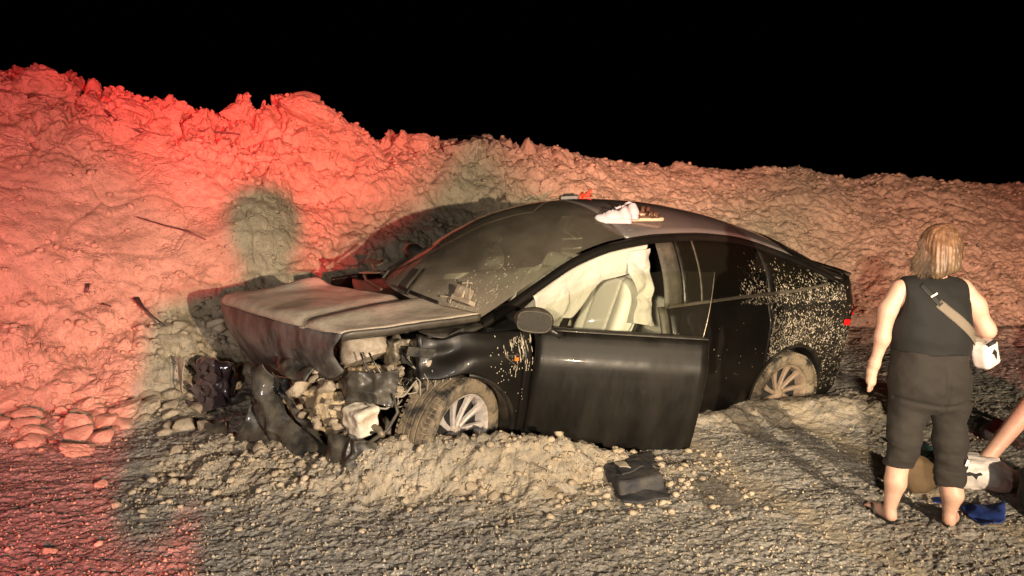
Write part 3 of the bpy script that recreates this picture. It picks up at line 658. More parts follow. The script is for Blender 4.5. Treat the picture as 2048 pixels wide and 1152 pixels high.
# lower body, driver's side
def surf(x, z): return float(side_y(np.array(x), np.array(z)))
def fender_dent(P):
    x = P[..., 0]; z = P[..., 2]; k = sstep(-.30, .32, x)
    P[..., 1] -= .11 * k * k + .03 * k * np.sin(z * 22 + x * 9); P[..., 2] -= .03 * k * np.sin(x * 17); P[..., 0] -= .05 * k * np.clip(z - .7, 0, 1)
    P[..., 1] += .02 * fbm(P * 7, 2, 4) * k
    return P
side_panel('front_fender', -.44, .24, z1=lambda x: beltz(x) - .01, dent=fender_dent, n=22, nz=22, matl=M['paint'])
side_panel('fender_flap', -.50, -.44, n=4)
side_panel('front_fender', -.50, .3, side=-1, n=14)
side_panel('rear_door', -2.62, -1.66, z1=lambda x: beltz(x) - .004, n=18)
def q_top(x): return beltz(x)
q = side_panel('rear_quarter', -3.97, -2.628, n=30, nz=26, matl=M['door_paint']); q['label'] = 'rear quarter peppered with mud spatter'
side_panel('rear_quarter', -3.97, -2.628, side=-1, n=20)
side_panel('rear_door', -2.62, -1.66, side=-1, n=8); side_panel('front_door', -1.65, -.51, side=-1, n=8)['label'] = 'closed front door on the far side'
for sd in (1, -1):
    # sill, arch lips
    P = []
    for x in np.linspace(-2.55, -.41, 20): P.append([(x, sd * (side_y(x, .26) - .0), .262), (x, sd * (side_y(x, .24) + .006), .24), (x, sd * (side_y(x, .2) + .0), .195), (x, sd * .80, .17)])
    grid('sill', P, M['trim'], car, .01, flip=sd > 0)
    for xc, a0, a1 in ((0, .05 if sd > 0 else 0, 2.0 if sd < 0 else 1.95), (-2.965, 0, math.pi)):
        P = []
        for a in np.linspace(-.25, math.pi + .25, 40) if xc else np.linspace(1.72, math.pi + .28, 26):
            ring = []
            for rr, dy in ((.422, .004), (.412, .010), (.398, .006), (.392, -.03), (.39, -.20)):
                x = xc + rr * math.cos(a); z = .37 + rr * math.sin(a)
                y = float(side_y(np.array(x), np.array(max(z, .25))))
                if xc == 0: y -= .11 * float(sstep(-.30, .32, x)) ** 2
                ring.append((x, sd * (y + dy), z))
            P.append(ring)
        grid('arch_trim', P, M['trim'], car, 0, flip=sd > 0)
# quarter above the belt: C pillar body between glass and tail
def upper(name, xs, zt_off, m, side=1, off=0.0, parent=car, bot=.0, xtop=None):
    P = []
    kk = np.linspace(0, 10, 200); rr = along(RL, kk)
    for x in xs:
        j = np.argmin(np.abs(rr[:, 0] - x)); rz = rr[j, 2] - .045 + zt_off; ry = rr[j, 1] * 1.015
        zb = float(beltz(x)) + bot; yb = float(side_y(np.array(x), np.array(float(beltz(x)))))
        col_ = []
        for t in np.linspace(0, 1, 12):
            z = zb + (rz - zb) * t; y = yb + (ry - yb) * t + .035 * math.sin(math.pi * t) * max(0, min(1, (rz - zb) / .3)) + off
            col_.append((x, side * y, z))
        P.append(col_)
    return grid(name, P, m, parent, .006, flip=side > 0)
upper('rear_pillar', np.linspace(-3.86, -3.30, 12), 0, M['paint']); upper('rear_pillar', np.linspace(-3.86, -3.30, 12), 0, M['paint'], -1)
upper('quarter_window', np.linspace(-3.29, -2.70, 10), 0, M['dark_glass']); upper('quarter_window', np.linspace(-3.29, -2.70, 10), 0, M['dark_glass'], -1)
upper('window_divider', np.linspace(-2.72, -2.66, 3), 0, M['trim'], off=.004)
upper('rear_door_window', np.linspace(-2.665, -1.80, 12), 0, M['dark_glass']); upper('rear_door_window', np.linspace(-2.665, -1.80, 12), 0, M['dark_glass'], -1)
upper('front_door_window', np.linspace(-1.7, -.55, 12), 0, M['dark_glass'], -1)
M['pillar'] = mat('dusty_pillar_trim', (.05, .045, .036), .55, var_col=(.10, .088, .065), vscale=12)
upper('centre_pillar', np.linspace(-1.80, -1.635, 4), 0, M['pillar'], off=-.012)
side_panel('centre_pillar', -1.68, -1.60, z0=.26, z1=1.12, matl=M['pillar'], off=-.035, n=3)
upper('pillar_edge', np.linspace(-1.84, -1.80, 2), 0, M['trim'], off=.004); upper('pillar_edge', np.linspace(-1.98, -1.965, 2), 0, M['pillar'], off=.004)
# belt moulding
for x0, x1 in ((-3.35, -1.66),):
    P = [[(x, side_y(x, beltz(x)) + dy, beltz(x) + dz) for dy, dz in ((-.004, .020), (.008, .016), (.010, .002), (-.0, -.004))] for x in np.linspace(x0, x1, 24)]
    grid('belt_moulding', P, M['chrome'], car, 0, flip=True)
# tail
P = []
for z in np.linspace(.34, 1.27, 20):
    xr = -3.97 + .0; bul = np.interp(z, [.3, .5, .72, .8, 1.0, 1.2, 1.28], [-.0, -.07, -.08, -.03, -.02, .02, .10]); row = []
    for v in np.linspace(-1, 1, 22):
        yy = .60 * v; row.append((xr + bul - .10 * (1 - v * v) + .0, yy, z))
    P.append(row)
grid('rear_bumper', P, M['paint'], car, .01, flip=True)
P = [[(x, .60 * 0 + v * np.interp(x, [-3.99, -3.72], [.60, .72]), z + .03 * (1 - v * v)) for v in np.linspace(-1, 1, 18)] for x, z in ((-3.70, 1.262), (-3.8, 1.245), (-3.9, 1.24), (-3.98, 1.25), (-4.02, 1.275), (-3.99, 1.24), (-3.90, 1.20))]
grid('spoiler', P, M['paint_dusty'], car, .008, flip=True)
P = [[(x, side_y(np.array(x), np.array(z)) + .008, z) for z in np.linspace(zl, zh, 5)] for x, zl, zh in ((-3.70, .985, .995), (-3.76, .965, 1.02), (-3.84, .95, 1.04), (-3.92, .94, 1.05), (-3.972, .94, 1.05))]
grid('taillight', P, M['redlens'], car, .006, flip=True)
mb = MB(); mb.box((-3.60, surf(-3.60, .93) + .004, .93), (.075, .016, .05), (0, 0, -.3)); mb.build('side_reflector', M['redlens'], car)
# --- inner structure that closes the shell (floor, bulkhead, wheel housings)
mb = MB(); mb.box((-1.75, 0, .25), (3.4, 1.70, .06)); mb.box((-.18, 0, .62), (.05, 1.5, .75)); mb.box((-3.75, 0, .62), (.05, 1.4, .7)); mb.build('floor_pan', M['interior'], car)
for xc in (-2.965,):
    for sd in (1, -1):
        P = [[(xc + rr * math.cos(a), sd * y, .37 + rr * math.sin(a)) for y in (.93, .60)] + [(xc, sd * .60, .37)] for rr in (.41,) for a in np.linspace(-.3, math.pi + .3, 24)]
        grid('wheel_housing', P, M['interior'], car)
P = [[(rr * math.cos(a), y, .40 + rr * math.sin(a)) for y in (.86, .55)] + [(0, .55, .37)] for rr in (.44,) for a in np.linspace(1.2, math.pi + .3, 20)]
grid('wheel_housing', P, M['interior'], car)

# --- wheels
def make_wheel(name, pos, steer, side, face=True, rim_m='rim', seed=0):
    w = bpy.data.objects.new(name, None); COL.objects.link(w); w.parent = car; w.location = pos; w.rotation_euler = (0, 0, steer + (0 if side > 0 else math.pi))
    # tyre: outer face towards local +y
    prof = [(.262, .085), (.268, .105), (.285, .118), (.31, .124), (.335, .122), (.352, .114), (.364, .100), (.370, .082)]
    for k in range(4):
        y = .075 - k * .043; prof += [(.371, y), (.371, y - .030), (.361, y - .033), (.361, y - .040)]
    prof += [(.370, -.10), (.362, -.112), (.335, -.124), (.30, -.122), (.262, -.10), (.255, -.05), (.255, .05), (.262, .085)]
    mb = MB().lathe(prof, 96); t = mb.build('tyre', M['rubber'], w, smooth=True, auto=40)
    # shoulder blocks
    tb = MB()
    for k in range(72):
        a = 2 * math.pi * k / 72
        for y, ln in ((.098, .045), (-.098, .045)):
            Mx = Matrix.Rotation(-a, 3, 'Y'); tb.box(Mx @ Vector((.3655, y, 0)), (.014, ln, .021), rot=Mx)
    t2 = tb.build('tread_blocks', M['rubber'], t); t2['kind'] = 'stuff'
    rp = [(.262, .085), (.270, .092), (.262, .100), (.250, .094), (.243, .080), (.238, .03), (.235, -.08), (.262, -.10)]
    rim = MB().lathe(rp, 72).build('rim', M[rim_m], w, smooth=True, auto=45)
    MB().lathe([(.0, .040), (.20, .030), (.236, .01)], 40).build('brake_disc', M['interior'], w)
    hub = MB().lathe([(0, .072), (.026, .072), (.033, .064), (.05, .058), (.062, .030)], 24).build('hub_cap', M[rim_m], rim, smooth=True, auto=50)
    me = None
    for k in range(10):
        if me is None:
            V = []; Fs = []; rows_ = []
            for i, r in enumerate(np.linspace(.035, .250, 9)):
                tt = i / 8; hw = np.interp(tt, [0, .3, .8, 1], [.020, .015, .022, .034]); tw = .16 * tt; y = np.interp(tt, [0, .3, 1], [.060, .066, .090])
                c = Vector((math.cos(tw), 0, math.sin(tw))); s_ = Vector((-math.sin(tw), 0, math.cos(tw)))
                for dx, dy in ((-hw, -.030), (-hw * .95, -.006), (-hw * .35, 0), (hw * .35, -.003), (hw * .95, -.010), (hw, -.030)):
                    V.append(c * r + s_ * dx + Vector((0, y + dy, 0)))
            for i in range(8):
                for j in range(5): Fs.append((i * 6 + j, i * 6 + j + 1, (i + 1) * 6 + j + 1, (i + 1) * 6 + j))
            me = MB().add(V, Fs).build('spoke', M[rim_m], None, link=False); me.polygons.foreach_set('use_smooth', np.ones(len(me.polygons), bool)); me.set_sharp_from_angle(angle=R(35))
        s = link_me('spoke', me, rim); s.rotation_euler = (0, 2 * math.pi * k / 10 + seed, 0)
    return w
WH = [make_wheel('front_wheel', (-.02, .845, .37), R(24), 1, seed=.1), make_wheel('rear_wheel', (-2.965, .845, .335), 0, 1, rim_m='rim_mud', seed=.35),
      make_wheel('front_wheel', (0, -.845, .37), R(20), -1), make_wheel('rear_wheel', (-2.965, -.845, .37), 0, -1)]
WH[0]['label'] = 'front wheel turned outward, mud on its tread'; WH[1]['label'] = 'rear wheel half sunk in mud'

# --- hood: buckled sheet, its nose folded down
def lerp(a, b, t): return np.array(a) * (1 - t) + np.array(b) * t
FA, FB = (1.13, -.80, .88), (.67, .80, 1.06)      # fold line far / near
RA, RB = (.52, -.80, .97), (-.19, .80, 1.11)      # rear edge far / near
BA, BB = (.93, -.68, .34), (.62, .68, .71)
NV, NU = 44, 60; HH = np.zeros((NU, NV, 3)); FOLD = 34
for j_, v in enumerate(np.linspace(0, 1, NV)):
    r0 = lerp(RA, RB, v); f0 = lerp(FA, FB, v); b0 = lerp(BA, BB, v)
    f0[0] += .05 * math.sin(math.pi * v); b0[2] += -.03 * math.sin(math.pi * v) + .16 * max(0, 1 - v / .14) ** 1.5 + .04 * max(0, (v - .92) / .08)
    line = [lerp(r0, f0, t) for t in np.linspace(0, 1, FOLD)] + [lerp(f0, b0, t) + np.array([.075 * math.sin(math.pi * t), 0, 0]) for t in np.linspace(0, 1, NU - FOLD + 1)[1:]]
    L_ = np.array(line); 
    for _ in range(6): L_[1:-1] = (L_[:-2] + 2 * L_[1:-1] + L_[2:]) / 4
    HH[:, j_] = L_
uu, vv = np.meshgrid(np.linspace(0, 1, NU), np.linspace(0, 1, NV), indexing='ij'); up_ = (uu < FOLD / NU)
HH[..., 2] += (.030 * np.sin(np.pi * vv) * (1 - uu) + .05 * np.exp(-((vv - .08 - .10 * uu) / .07) ** 2) * np.exp(-((uu - .05) / .3) ** 2) - .022 * np.exp(-((vv - .60 - .25 * uu) / .035) ** 2) * (uu < .6) + .018 * np.exp(-((vv - .72 - .2 * uu) / .05) ** 2) * (uu < .6))
nz3 = fbm(np.stack([uu * 4.5, vv * 5, 0 * uu + 1.0], -1), 4, 2); HH[..., 2] += .010 * nz3 * (uu < .62); HH[..., 0] += (.014 * nz3 + .008 * np.abs(fbm(np.stack([uu * 5, vv * 8, 0 * uu + 4.0], -1), 2, 8)) - .02 * np.exp(-((vv - .56) / .03) ** 2)) * sstep(.58, .75, uu)
HP = HH[:FOLD + 3]; EP = HH[FOLD + 2:]
hood = grid('hood', HP, M['hood_top'], car, .012, flip=False); hood['label'] = 'buckled hood, top face caked with pale dirt'
P = [[HP[k, -1] + np.array([0, dy, dz]) for dy, dz in ((0, -.002), (.010, -.014), (.006, -.04), (-.02, -.065))] for k in range(len(HP))]
grid('hood_flange', P, M['paint_dusty'], hood, .006)
nose = grid('hood_nose', EP, M['hood_front'], hood, .012, flip=False); nose['label'] = 'scuffed nose of the hood bent straight down'
EP = np.swapaxes(EP, 0, 1)
mb = MB(); mb.tube([EP[k, -1] + np.array([.004, 0, -.004]) for k in range(1, 43)], .006, 6); mb.build('edge_trim', M['chrome'], hood, smooth=True)

# --- cowl, wiper, far mirror
P = [[(x + .14 * (1 - (y / .82) ** 2), y, z) for x, z in ((-.22, 1.045), (-.10, 1.0), (.06, .985), (.14, 1.0))] for y in np.linspace(-.82, .82, 20)]
grid('cowl', P, M['plastic'], car, .01, flip=True)
def on_ws(t, v, off=.012): p = topsurf(np.array(t), np.array(v)); return Vector(p) + Vector((off * .5, 0, off))
def wiper(pv, ang_pts, nm='wiper'):
    w = MB().tube([on_ws(-.1, pv, .03), on_ws(.25, pv - .02, .045), on_ws(.8, pv - .12, .035)], [.014, .011, .008], 6).build(nm, M['trim'], car)
    MB().tube([on_ws(*q, .022) for q in ang_pts], .0085, 6, flat=1.5).build('wiper_blade', M['trim'], w)
    return w
wiper(-.30, [(.15, -.70), (.5, -.50), (1.0, -.33), (1.45, -.22)]); wiper(.30, [(.12, .1), (.12, .35), (.10, .62)])
mb = MB(); mb.tube([(-.02, -.35, 1.10), (.06, -.52, 1.12), (.02, -.70, 1.14), (-.1, -.82, 1.13)], .014, 6); mb.tube([(.15, -.1, 1.07), (.18, -.35, 1.08), (.14, -.55, 1.09)], .010, 6)
mb.box((.03, -.62, 1.16), (.06, .16, .012), (0, .3, .2)); mb.box((.12, -.45, 1.115), (.05, .22, .01), (.2, 0, .3)); mb.build('bent_cowl_bracket', M['chrome'], car)
mb = MB(); mb.box((-.17, .58, 1.20), (.08, .10, .08), (0, -.4, .2)); mb.box((-.14, .64, 1.165), (.06, .18, .03), (0, -.4, .3)); mb.box((-.22, .52, 1.25), (.03, .08, .015), (.2, -.4, .5)); mb.box((-.12, .50, 1.15), (.07, .14, .012), (.1, -.3, .5)); mb.box((-.16, .66, 1.21), (.012, .05, .09), (.2, -.2, .3)); mb.build('torn_hood_hinge', M['cream_plastic'], car, bevel=.006)
mb = MB()
for k in range(3):
    p = on_ws(.25 + .9 * (k % 3) / 6, .70 + .025 * k, .02); mb.tube([p, p + Vector((-.01, .004, .06 + .03 * (k % 3)))], [.005, .003], 5)
mb.build('mud_drip', M['mud2'], car)
fm = empty('far_mirror', (0, 0, 0)); fm.parent = car; fm.location = (-.45, -1.03, 1.16)
sdf_obj('mirror_shell', lambda P: sd_ell(P, (0, 0, 0), (.085, .12, .075)), (-.1, -.14, -.1), (.1, .14, .1), .008, M['paint_dusty'], fm)

# --- open front door, hinged at its front edge; 20 degrees out
door = bpy.data.objects.new('front_door', None); COL.objects.link(door); door.parent = car; DH = Vector((-.505, .955, 0)); door.location = DH; DTH = R(-3.6); DRM = Matrix.Rotation(-R(22.5), 3, 'Z') @ Matrix.Rotation(DTH, 3, 'Y'); door.location = DH + Vector((0, 0, .62)) - DRM @ Vector((0, 0, .62)) + Vector((0, 0, -.025)); DLOC = door.location.copy(); door.rotation_euler = (0, DTH, -R(22.5)); door['label'] = 'front door hanging open'
def dpt(x, y, z): return (x + .505, y - .955, z)
X0, X1 = -1.66, -.515
xs = np.linspace(X0, X1, 22); nz = 26; P = []
for x in xs:
    row = []
    for t in np.linspace(0, 1, nz):
        z = .165 + (beltz(x) - .165) * t; row.append(dpt(x, float(side_y(np.array(x), np.array(z))), z))
    P.append(row)
skin = grid('door_skin', P, M['door_paint'], door, .012)
P2 = [[(p[0], p[1] - .07, p[2]) for p in row] for row in P]
inn = grid('inner_panel', P2, M['interior'], door, .01)
# closing faces of the door
edge = []
for (i0) in (0, len(P) - 1): edge.append([[P[i0][j], (P[i0][j][0], P[i0][j][1] - .07, P[i0][j][2])] for j in range(nz)])
for e_ in edge: grid('door_edge', [[a, b] for a, b in e_], M['pillar'], door)
grid('door_top', [[P[i][-1], (P[i][-1][0], P[i][-1][1] - .035, P[i][-1][2] + .012), (P[i][-1][0], P[i][-1][1] - .07, P[i][-1][2])] for i in range(len(P))], M['trim'], door, .004)
grid('door_bottom', [[P[i][0], (P[i][0][0], P[i][0][1] - .07, P[i][0][2])] for i in range(len(P))], M['trim'], door)
mb = MB().tube([(P[0][j][0] - .002, P[0][j][1] + .001, P[0][j][2]) for j in range(0, nz)], .0035, 5); mb.build('edge_highlight_trim', M['chrome'], door, smooth=True)
mb = MB().tube([(P[i][-1][0], P[i][-1][1] + .006, P[i][-1][2] + .004) for i in range(len(P))], .007, 6); mb.build('belt_moulding', M['plastic'], door, smooth=True)
# flush handle
hx0, hx1 = -1.60, -1.37
def hs(x, dz): z = .985 + dz; return dpt(x, float(side_y(np.array(x), np.array(z))) + .005, z)
hd = grid('door_handle', [[hs(x, -.017 + .034 * t) for t in np.linspace(0, 1, 4)] for x in (hx0, hx0 + .01, -1.5, -1.4, hx1)], M['chrome'], door, .006)
hd.data.materials[0] = M['paint_dusty']
fr_ = MB().tube([hs(hx0, .019), hs(hx1, .019), hs(hx1 + .03, 0), hs(hx1, -.019), hs(hx0, -.019), hs(hx0, .019)], .0030, 5); fr_.build('handle_edge', M['chrome'], hd)
# frameless door glass, raised
kk = np.linspace(0, 10, 200); rr = along(RL, kk); gp = []
for i, x in enumerate(np.linspace(-1.63, -.56, 24)):
    j = np.argmin(np.abs(rr[:, 0] - x)); zt = rr[j, 2] - .055; yt = rr[j, 1] * 1.02; zb = float(beltz(x)) - .02; yb = float(side_y(np.array(x), np.array(float(beltz(x))))) - .02
    zt = max(zt, zb + .004)
    gp.append([dpt(x - .06 * t * (x < -1.5), yb + (yt - yb) * t + .03 * math.sin(math.pi * t) * min(1, (zt - zb) / .3), zb + (zt - zb) * t) for t in np.linspace(0, 1, 10)])
gw = grid('door_glass', gp, M['glass'], door)
MB().tube([p for p in gp[0]], .0035, 5).build('glass_edge', M['chrome'], gw, smooth=True)
# mirror on the door, knocked forward so that its face shows
MRP = DRM.inverted() @ (Vector((-.37, 1.15, 1.165)) - DLOC)
mr = bpy.data.objects.new('wing_mirror', None); COL.objects.link(mr); mr.parent = door; mr.location = (MRP.x, MRP.y, MRP.z); mr.rotation_euler = (0, R(0), R(-88)); mr.scale = (.88, .88, .88)
def shellf(P): 
    return np.maximum(smin(sd_ell(P, (.0, 0, 0), (.085, .135, .085)), sd_ell(P, (.0, -.02, .0), (.07, .12, .09)), .02), -(P[..., 0] + .045))
sdf_obj('mirror_shell', shellf, (-.12, -.16, -.12), (.12, .16, .12), .006, M['paint_dusty'], mr)
face = [(-.050, .112 * c_, .068 * s_) for c_, s_ in [(math.copysign(abs(math.cos(a)) ** .6, math.cos(a)), math.copysign(abs(math.sin(a)) ** .6, math.sin(a))) for a in np.linspace(0, 2 * math.pi, 36, endpoint=False)]]
MB().add([(-.050, 0, 0)] + face, [(0, 1 + (k + 1) % 36, 1 + k) for k in range(36)]).build('mirror_face', M['mirror'], mr)
MB().tube([(p[0] + .003, p[1] * 1.04, p[2] * 1.05) for p in face] + [(face[0][0] + .003, face[0][1] * 1.04, face[0][2] * 1.05)], .006, 6).build('mirror_bezel', M['pillar'], mr, smooth=True)
MB().tube([(.0, -.12, -.05), (-.0, -.17, -.075), (.0, -.21, -.085)], [.03, .022, .03], 8).build('mirror_arm', M['trim'], mr, smooth=True)

# --- cabin
def seat(name, y, lab):
    s = bpy.data.objects.new(name, None); COL.objects.link(s); s.parent = car; s.location = (-1.22, y, .47); s['label'] = lab
    Rr = Matrix.Rotation(R(-18), 3, 'Y')
    def back(P):
        Q = P - np.array([-.18, 0, .12]); a = R(16); X_ = Q[..., 0] * math.cos(a) + Q[..., 2] * math.sin(a); Z_ = -Q[..., 0] * math.sin(a) + Q[..., 2] * math.cos(a)
        wid = np.interp(Z_, [0, .15, .45, .62, .72], [.235, .245, .25, .21, .16]); 
        dx = np.abs(X_) - .045; dy = np.abs(Q[..., 1]) - wid + .05; dz = np.abs(Z_ - .33) - .31
        b = np.sqrt(np.clip(dx, 0, 9) ** 2 + np.clip(dy, 0, 9) ** 2 + np.clip(dz, 0, 9) ** 2) + np.minimum(np.maximum(dx, np.maximum(dy, dz)), 0) - .05
        b = smin(b, np.minimum(*[sd_cone(np.stack([X_, Q[..., 1], Z_], -1), (.05, sg * .215, .03), (.05, sg * .20, .52), .05, .035) for sg in (-1, 1)]), .04)
        b = b + .008 * np.exp(-((np.abs(Q[..., 1]) - .13) / .008) ** 2) * (X_ > 0)
        return b
    sdf_obj('seat_back', back, (-.65, -.33, 0), (.2, .33, .95), .014, M['seat'], s)
    def head(P):
        Q = P - np.array([-.40, 0, .885]); return np.sqrt((Q[..., 0] / .5) ** 2 + (np.clip(np.abs(Q[..., 1]) - .07, 0, 1)) ** 2 + np.clip(np.abs(Q[..., 2]) - .06, 0, 1) ** 2) - .075
    sdf_obj('headrest', head, (-.55, -.2, .7), (-.25, .2, 1.08), .011, M['seat'], s)
    def cush(P):
        dx = np.abs(P[..., 0] - .10) - .22; dy = np.abs(P[..., 1]) - .20; dz = np.abs(P[..., 2] - .10) - .03
        return np.sqrt(np.clip(dx, 0, 9) ** 2 + np.clip(dy, 0, 9) ** 2 + np.clip(dz, 0, 9) ** 2) + np.minimum(np.maximum(dx, np.maximum(dy, dz)), 0) - .055
    sdf_obj('seat_cushion', cush, (-.25, -.33, -.05), (.45, .33, .26), .016, M['seat'], s)
    return s
seat('driver_seat', .40, 'white seat on the near side'); seat('passenger_seat', -.38, 'white seat on the far side')
mb = MB(); mb.box((-.55, 0, .92), (.55, 1.46, .14)); mb.box((-.72, 0, .84), (.2, 1.4, .2)); mb.build('dashboard', M['interior'], car, bevel=.03)
mb = MB(); mb.box((-1.3, 0, .52), (1.2, .24, .3)); mb.build('centre_console', M['interior_w'], car, bevel=.03)
P = [[(x, -.90, z) for x in np.linspace(-2.6, -.5, 6)] for z in (.35, 1.06)]; grid('far_door_lining', P, M['interior_w'], car)
mb = MB(); mb.box((-2.62, 0, .62), (.16, 1.3, .5), (0, -.2, 0)); mb.box((-2.42, 0, .5), (.45, 1.3, .14)); mb.build('rear_bench', M['seat'], car, bevel=.04)
st = MB().tube([(-.86 + .06 * math.sin(a), .40 + .18 * math.cos(a), .98 + .17 * math.sin(a)) for a in np.linspace(0, 2 * math.pi, 33)], .015, 8, cap=False).build('steering_wheel', M['interior'], car, smooth=True)
def cloth(name, pts, m, seed, amp=.03, thick=.006, n=(26, 30), parent=car):
    """draped sheet between four corner curves given as rows of points"""
    G = np.array(pts, float); nu, nv = n; out = np.zeros((nu, nv, 3)); iu = np.linspace(0, G.shape[0] - 1, nu); iv = np.linspace(0, G.shape[1] - 1, nv)
    for a, u in enumerate(iu):
        for b, v in enumerate(iv):
            i, j = min(int(u), G.shape[0] - 2), min(int(v), G.shape[1] - 2); fu, fv = u - i, v - j; fu = fu * fu * (3 - 2 * fu) * .5 + fu * .5; fv = fv * fv * (3 - 2 * fv) * .5 + fv * .5
            out[a, b] = (G[i, j] * (1 - fu) + G[i + 1, j] * fu) * (1 - fv) + (G[i, j + 1] * (1 - fu) + G[i + 1, j + 1] * fu) * fv
    nrm = np.cross(G[-1, 0] - G[0, 0], G[0, -1] - G[0, 0]); nrm /= np.linalg.norm(nrm) + 1e-9
    Q = out * 5 + seed * 3.1; rg = 1 - np.abs(fbm(Q, 3, seed)) * 2
    out += nrm * (amp * (rg + .5 * fbm(out * 11 + seed, 3, seed + 5)))[..., None]
    return grid(name, out, m, parent, thick)
# curtain airbags hanging from the near rail; front bag; shreds at the pillar
rz = lambda x: along(RL, np.interp(-x, -RL[:, 0], np.arange(11)))
def rp(x, dz=-.07, dy=-.055): p = rz(x); return [x, p[1] + dy, p[2] + dz]
cloth('curtain_airbag', [[rp(-1.62), rp(-1.5), rp(-1.2), rp(-.9), rp(-.62)], [rp(-1.62, -.15), rp(-1.5, -.13), rp(-1.2, -.11), rp(-.92, -.19), rp(-.64, -.12)], [rp(-1.63, -.30, -.02), rp(-1.5, -.26, -.03), rp(-1.22, -.27), rp(-1.02, -.48, -.08), rp(-.70, -.28)]], M['airbag'], 2, .018)
cloth('curtain_airbag', [[rp(-1.63, -.1), rp(-1.44, -.1)], [rp(-1.64, -.26, 0), rp(-1.42, -.24, 0)], [rp(-1.63, -.42, .06), rp(-1.50, -.42, .05)], [rp(-1.66, -.66, .09), rp(-1.46, -.6, .08)]], M['airbag'], 5, .03, n=(40, 14))
def bag(P, c, r, seed): return sd_ell(P, c, r) + .03 * (np.abs(fbm(P * 6 + seed, 3, seed)) - .3)
sdf_obj('front_airbag', lambda P: bag(P, (-.88, .44, 1.12), (.17, .24, .22), 3), (-1.2, .1, .8), (-.6, .75, 1.42), .012, M['airbag'], car)
sdf_obj('passenger_airbag', lambda P: smin(bag(P, (-.66, -.12, 1.30), (.15, .22, .10), 6), bag(P, (-.72, -.16, 1.44), (.10, .12, .04), 9), .015), (-.95, -.6, 1.05), (-.3, .12, 1.5), .011, M['airbag'], car)
mb = MB().tube([rp(-1.64, -.35, .03), (-1.60, .70, 1.10), (-1.50, .72, .9), (-1.45, .73, .72)], .016, 4, flat=.2); mb.build('seat_belt', M['interior'], car)

# --- smashed front: beam, inner fender, tank, wires, packed clods
mb = MB(); mb.box((.62, .30, .60), (.10, .9, .13), (0, 0, .18)); mb.box((.35, .62, .66), (.55, .08, .10), (0, .05, .1)); mb.build('crash_beam', M['metal'], car, bevel=.01)
P = [[(.46 + .10 * math.cos(a) - .02 * k, .50 + .20 * t, .62 + .10 * k * (1 - t * .2) + .05 * math.sin(a)) for a in [t * 2.4]] [0] for t in [0] for k in [0]]
mb = MB().lathe([(.0, .02), (.15, .02), (.155, 0), (.165, -.01), (.165, -.04), (.10, -.20), (.06, -.22), (0, -.22)], 26); sc_ = mb.build('suspension_tower', M['cream_plastic'], car, smooth=True, auto=30)
sc_.location = (.46, .56, .80); sc_.rotation_euler = (R(-60), R(14), 0)
rv = sdf_obj('coolant_tank', lambda P: np.sqrt(np.clip(np.abs(P[..., 0]) - .055, 0, 1) ** 2 + np.clip(np.abs(P[..., 1]) - .065, 0, 1) ** 2 + np.clip(np.abs(P[..., 2]) - .065, 0, 1) ** 2) - .022 + .014 * fbm(P * 11, 3, 3), (-.1, -.11, -.11), (.1, .11, .11), .007, M['white_plastic'], car); rv.location = (.55, .80, .49); rv.rotation_euler = (0, .15, .3)
mb = MB(); mb.lathe([(0, .01), (.010, .01), (.011, 0)], 12); c_ = mb.build('tank_port', M['interior'], rv); c_.location = (-.005, .087, -.055)
def block(name, loc, size, rot, m, seed, amp=.02, parent=car):
    s = np.array(size) / 2
    o = sdf_obj(name, lambda P: np.sqrt((np.clip(np.abs(P) - s + .012, 0, 1) ** 2).sum(-1)) - .012 + amp * fbm(P * 16 + seed, 2, seed), -s - .05, s + .05, max(.007, max(size) / 34), m, parent); o.location = loc; o.rotation_euler = rot; return o
block('fuse_box', (.30, .66, .86), (.13, .14, .16), (.1, .1, .3), M['metal'], 1); block('air_duct', (.16, .72, .88), (.10, .12, .14), (.3, .2, .1), M['metal'], 2)
block('lamp_bracket', (.10, .80, .80), (.12, .08, .13), (.1, .5, .2), M['cream_plastic'], 3); block('heater_box', (.42, .36, .84), (.2, .3, .16), (0, .1, .2), M['metal'], 4)
block('motor_cover', (.10, .2, .80), (.4, .7, .2), (0, 0, 0), M['interior'], 5, .01)
mb = MB(); mb.box((.04, .80, .93), (.30, .02, .10), (0, .35, .12)); mb.box((.20, .84, .90), (.22, .015, .06), (0, -.2, .1)); mb.build('bent_inner_fender', M['plastic'], car, bevel=.004)
def wires(n, x0, x1, y0, y1, z0, z1, seed):
    r = np.random.default_rng(seed)
    for k in range(n):
        a = np.array([r.uniform(x0, x1), r.uniform(y0, y1), r.uniform(z0, z1)]); b = np.array([r.uniform(x0, x1), r.uniform(y0, y1) + .03, r.uniform(z0, z1)])
        pts = [a * (1 - t) + b * t + np.array([.03 * math.sin(5 * t + k), .05 * math.sin(math.pi * t), -.08 * math.sin(math.pi * t)]) for t in np.linspace(0, 1, 9)]
        MB().tube(pts, r.uniform(.0035, .007), 5).build('torn_cable', M['wire'] if k % 2 else M['trim'], car, smooth=True)
mb = MB()
for k in range(16): mb.box((.74 - .01 * k, .06 + .035 * k, .56 + .004 * k), (.05, .010, .22), (0, .1, .2))
mb.box((.66, .33, .68), (.05, .62, .02), (0, .05, .25)); mb.box((.70, .33, .45), (.05, .62, .02), (0, .05, .25)); mb.build('radiator', M['metal'], car)
cloth('wheel_liner', [[(.62, .74, .78), (.50, .86, .80), (.36, .90, .82)], [(.66, .80, .62), (.52, .92, .64), (.40, .93, .60)]], M['plastic'], 41, .03, .008)
cloth('torn_bumper', [[(.86, .02, .70), (.84, .22, .72), (.74, .44, .70)], [(.93, .0, .60), (.90, .24, .61), (.80, .46, .60)]], M['plastic'], 43, .03, .01)
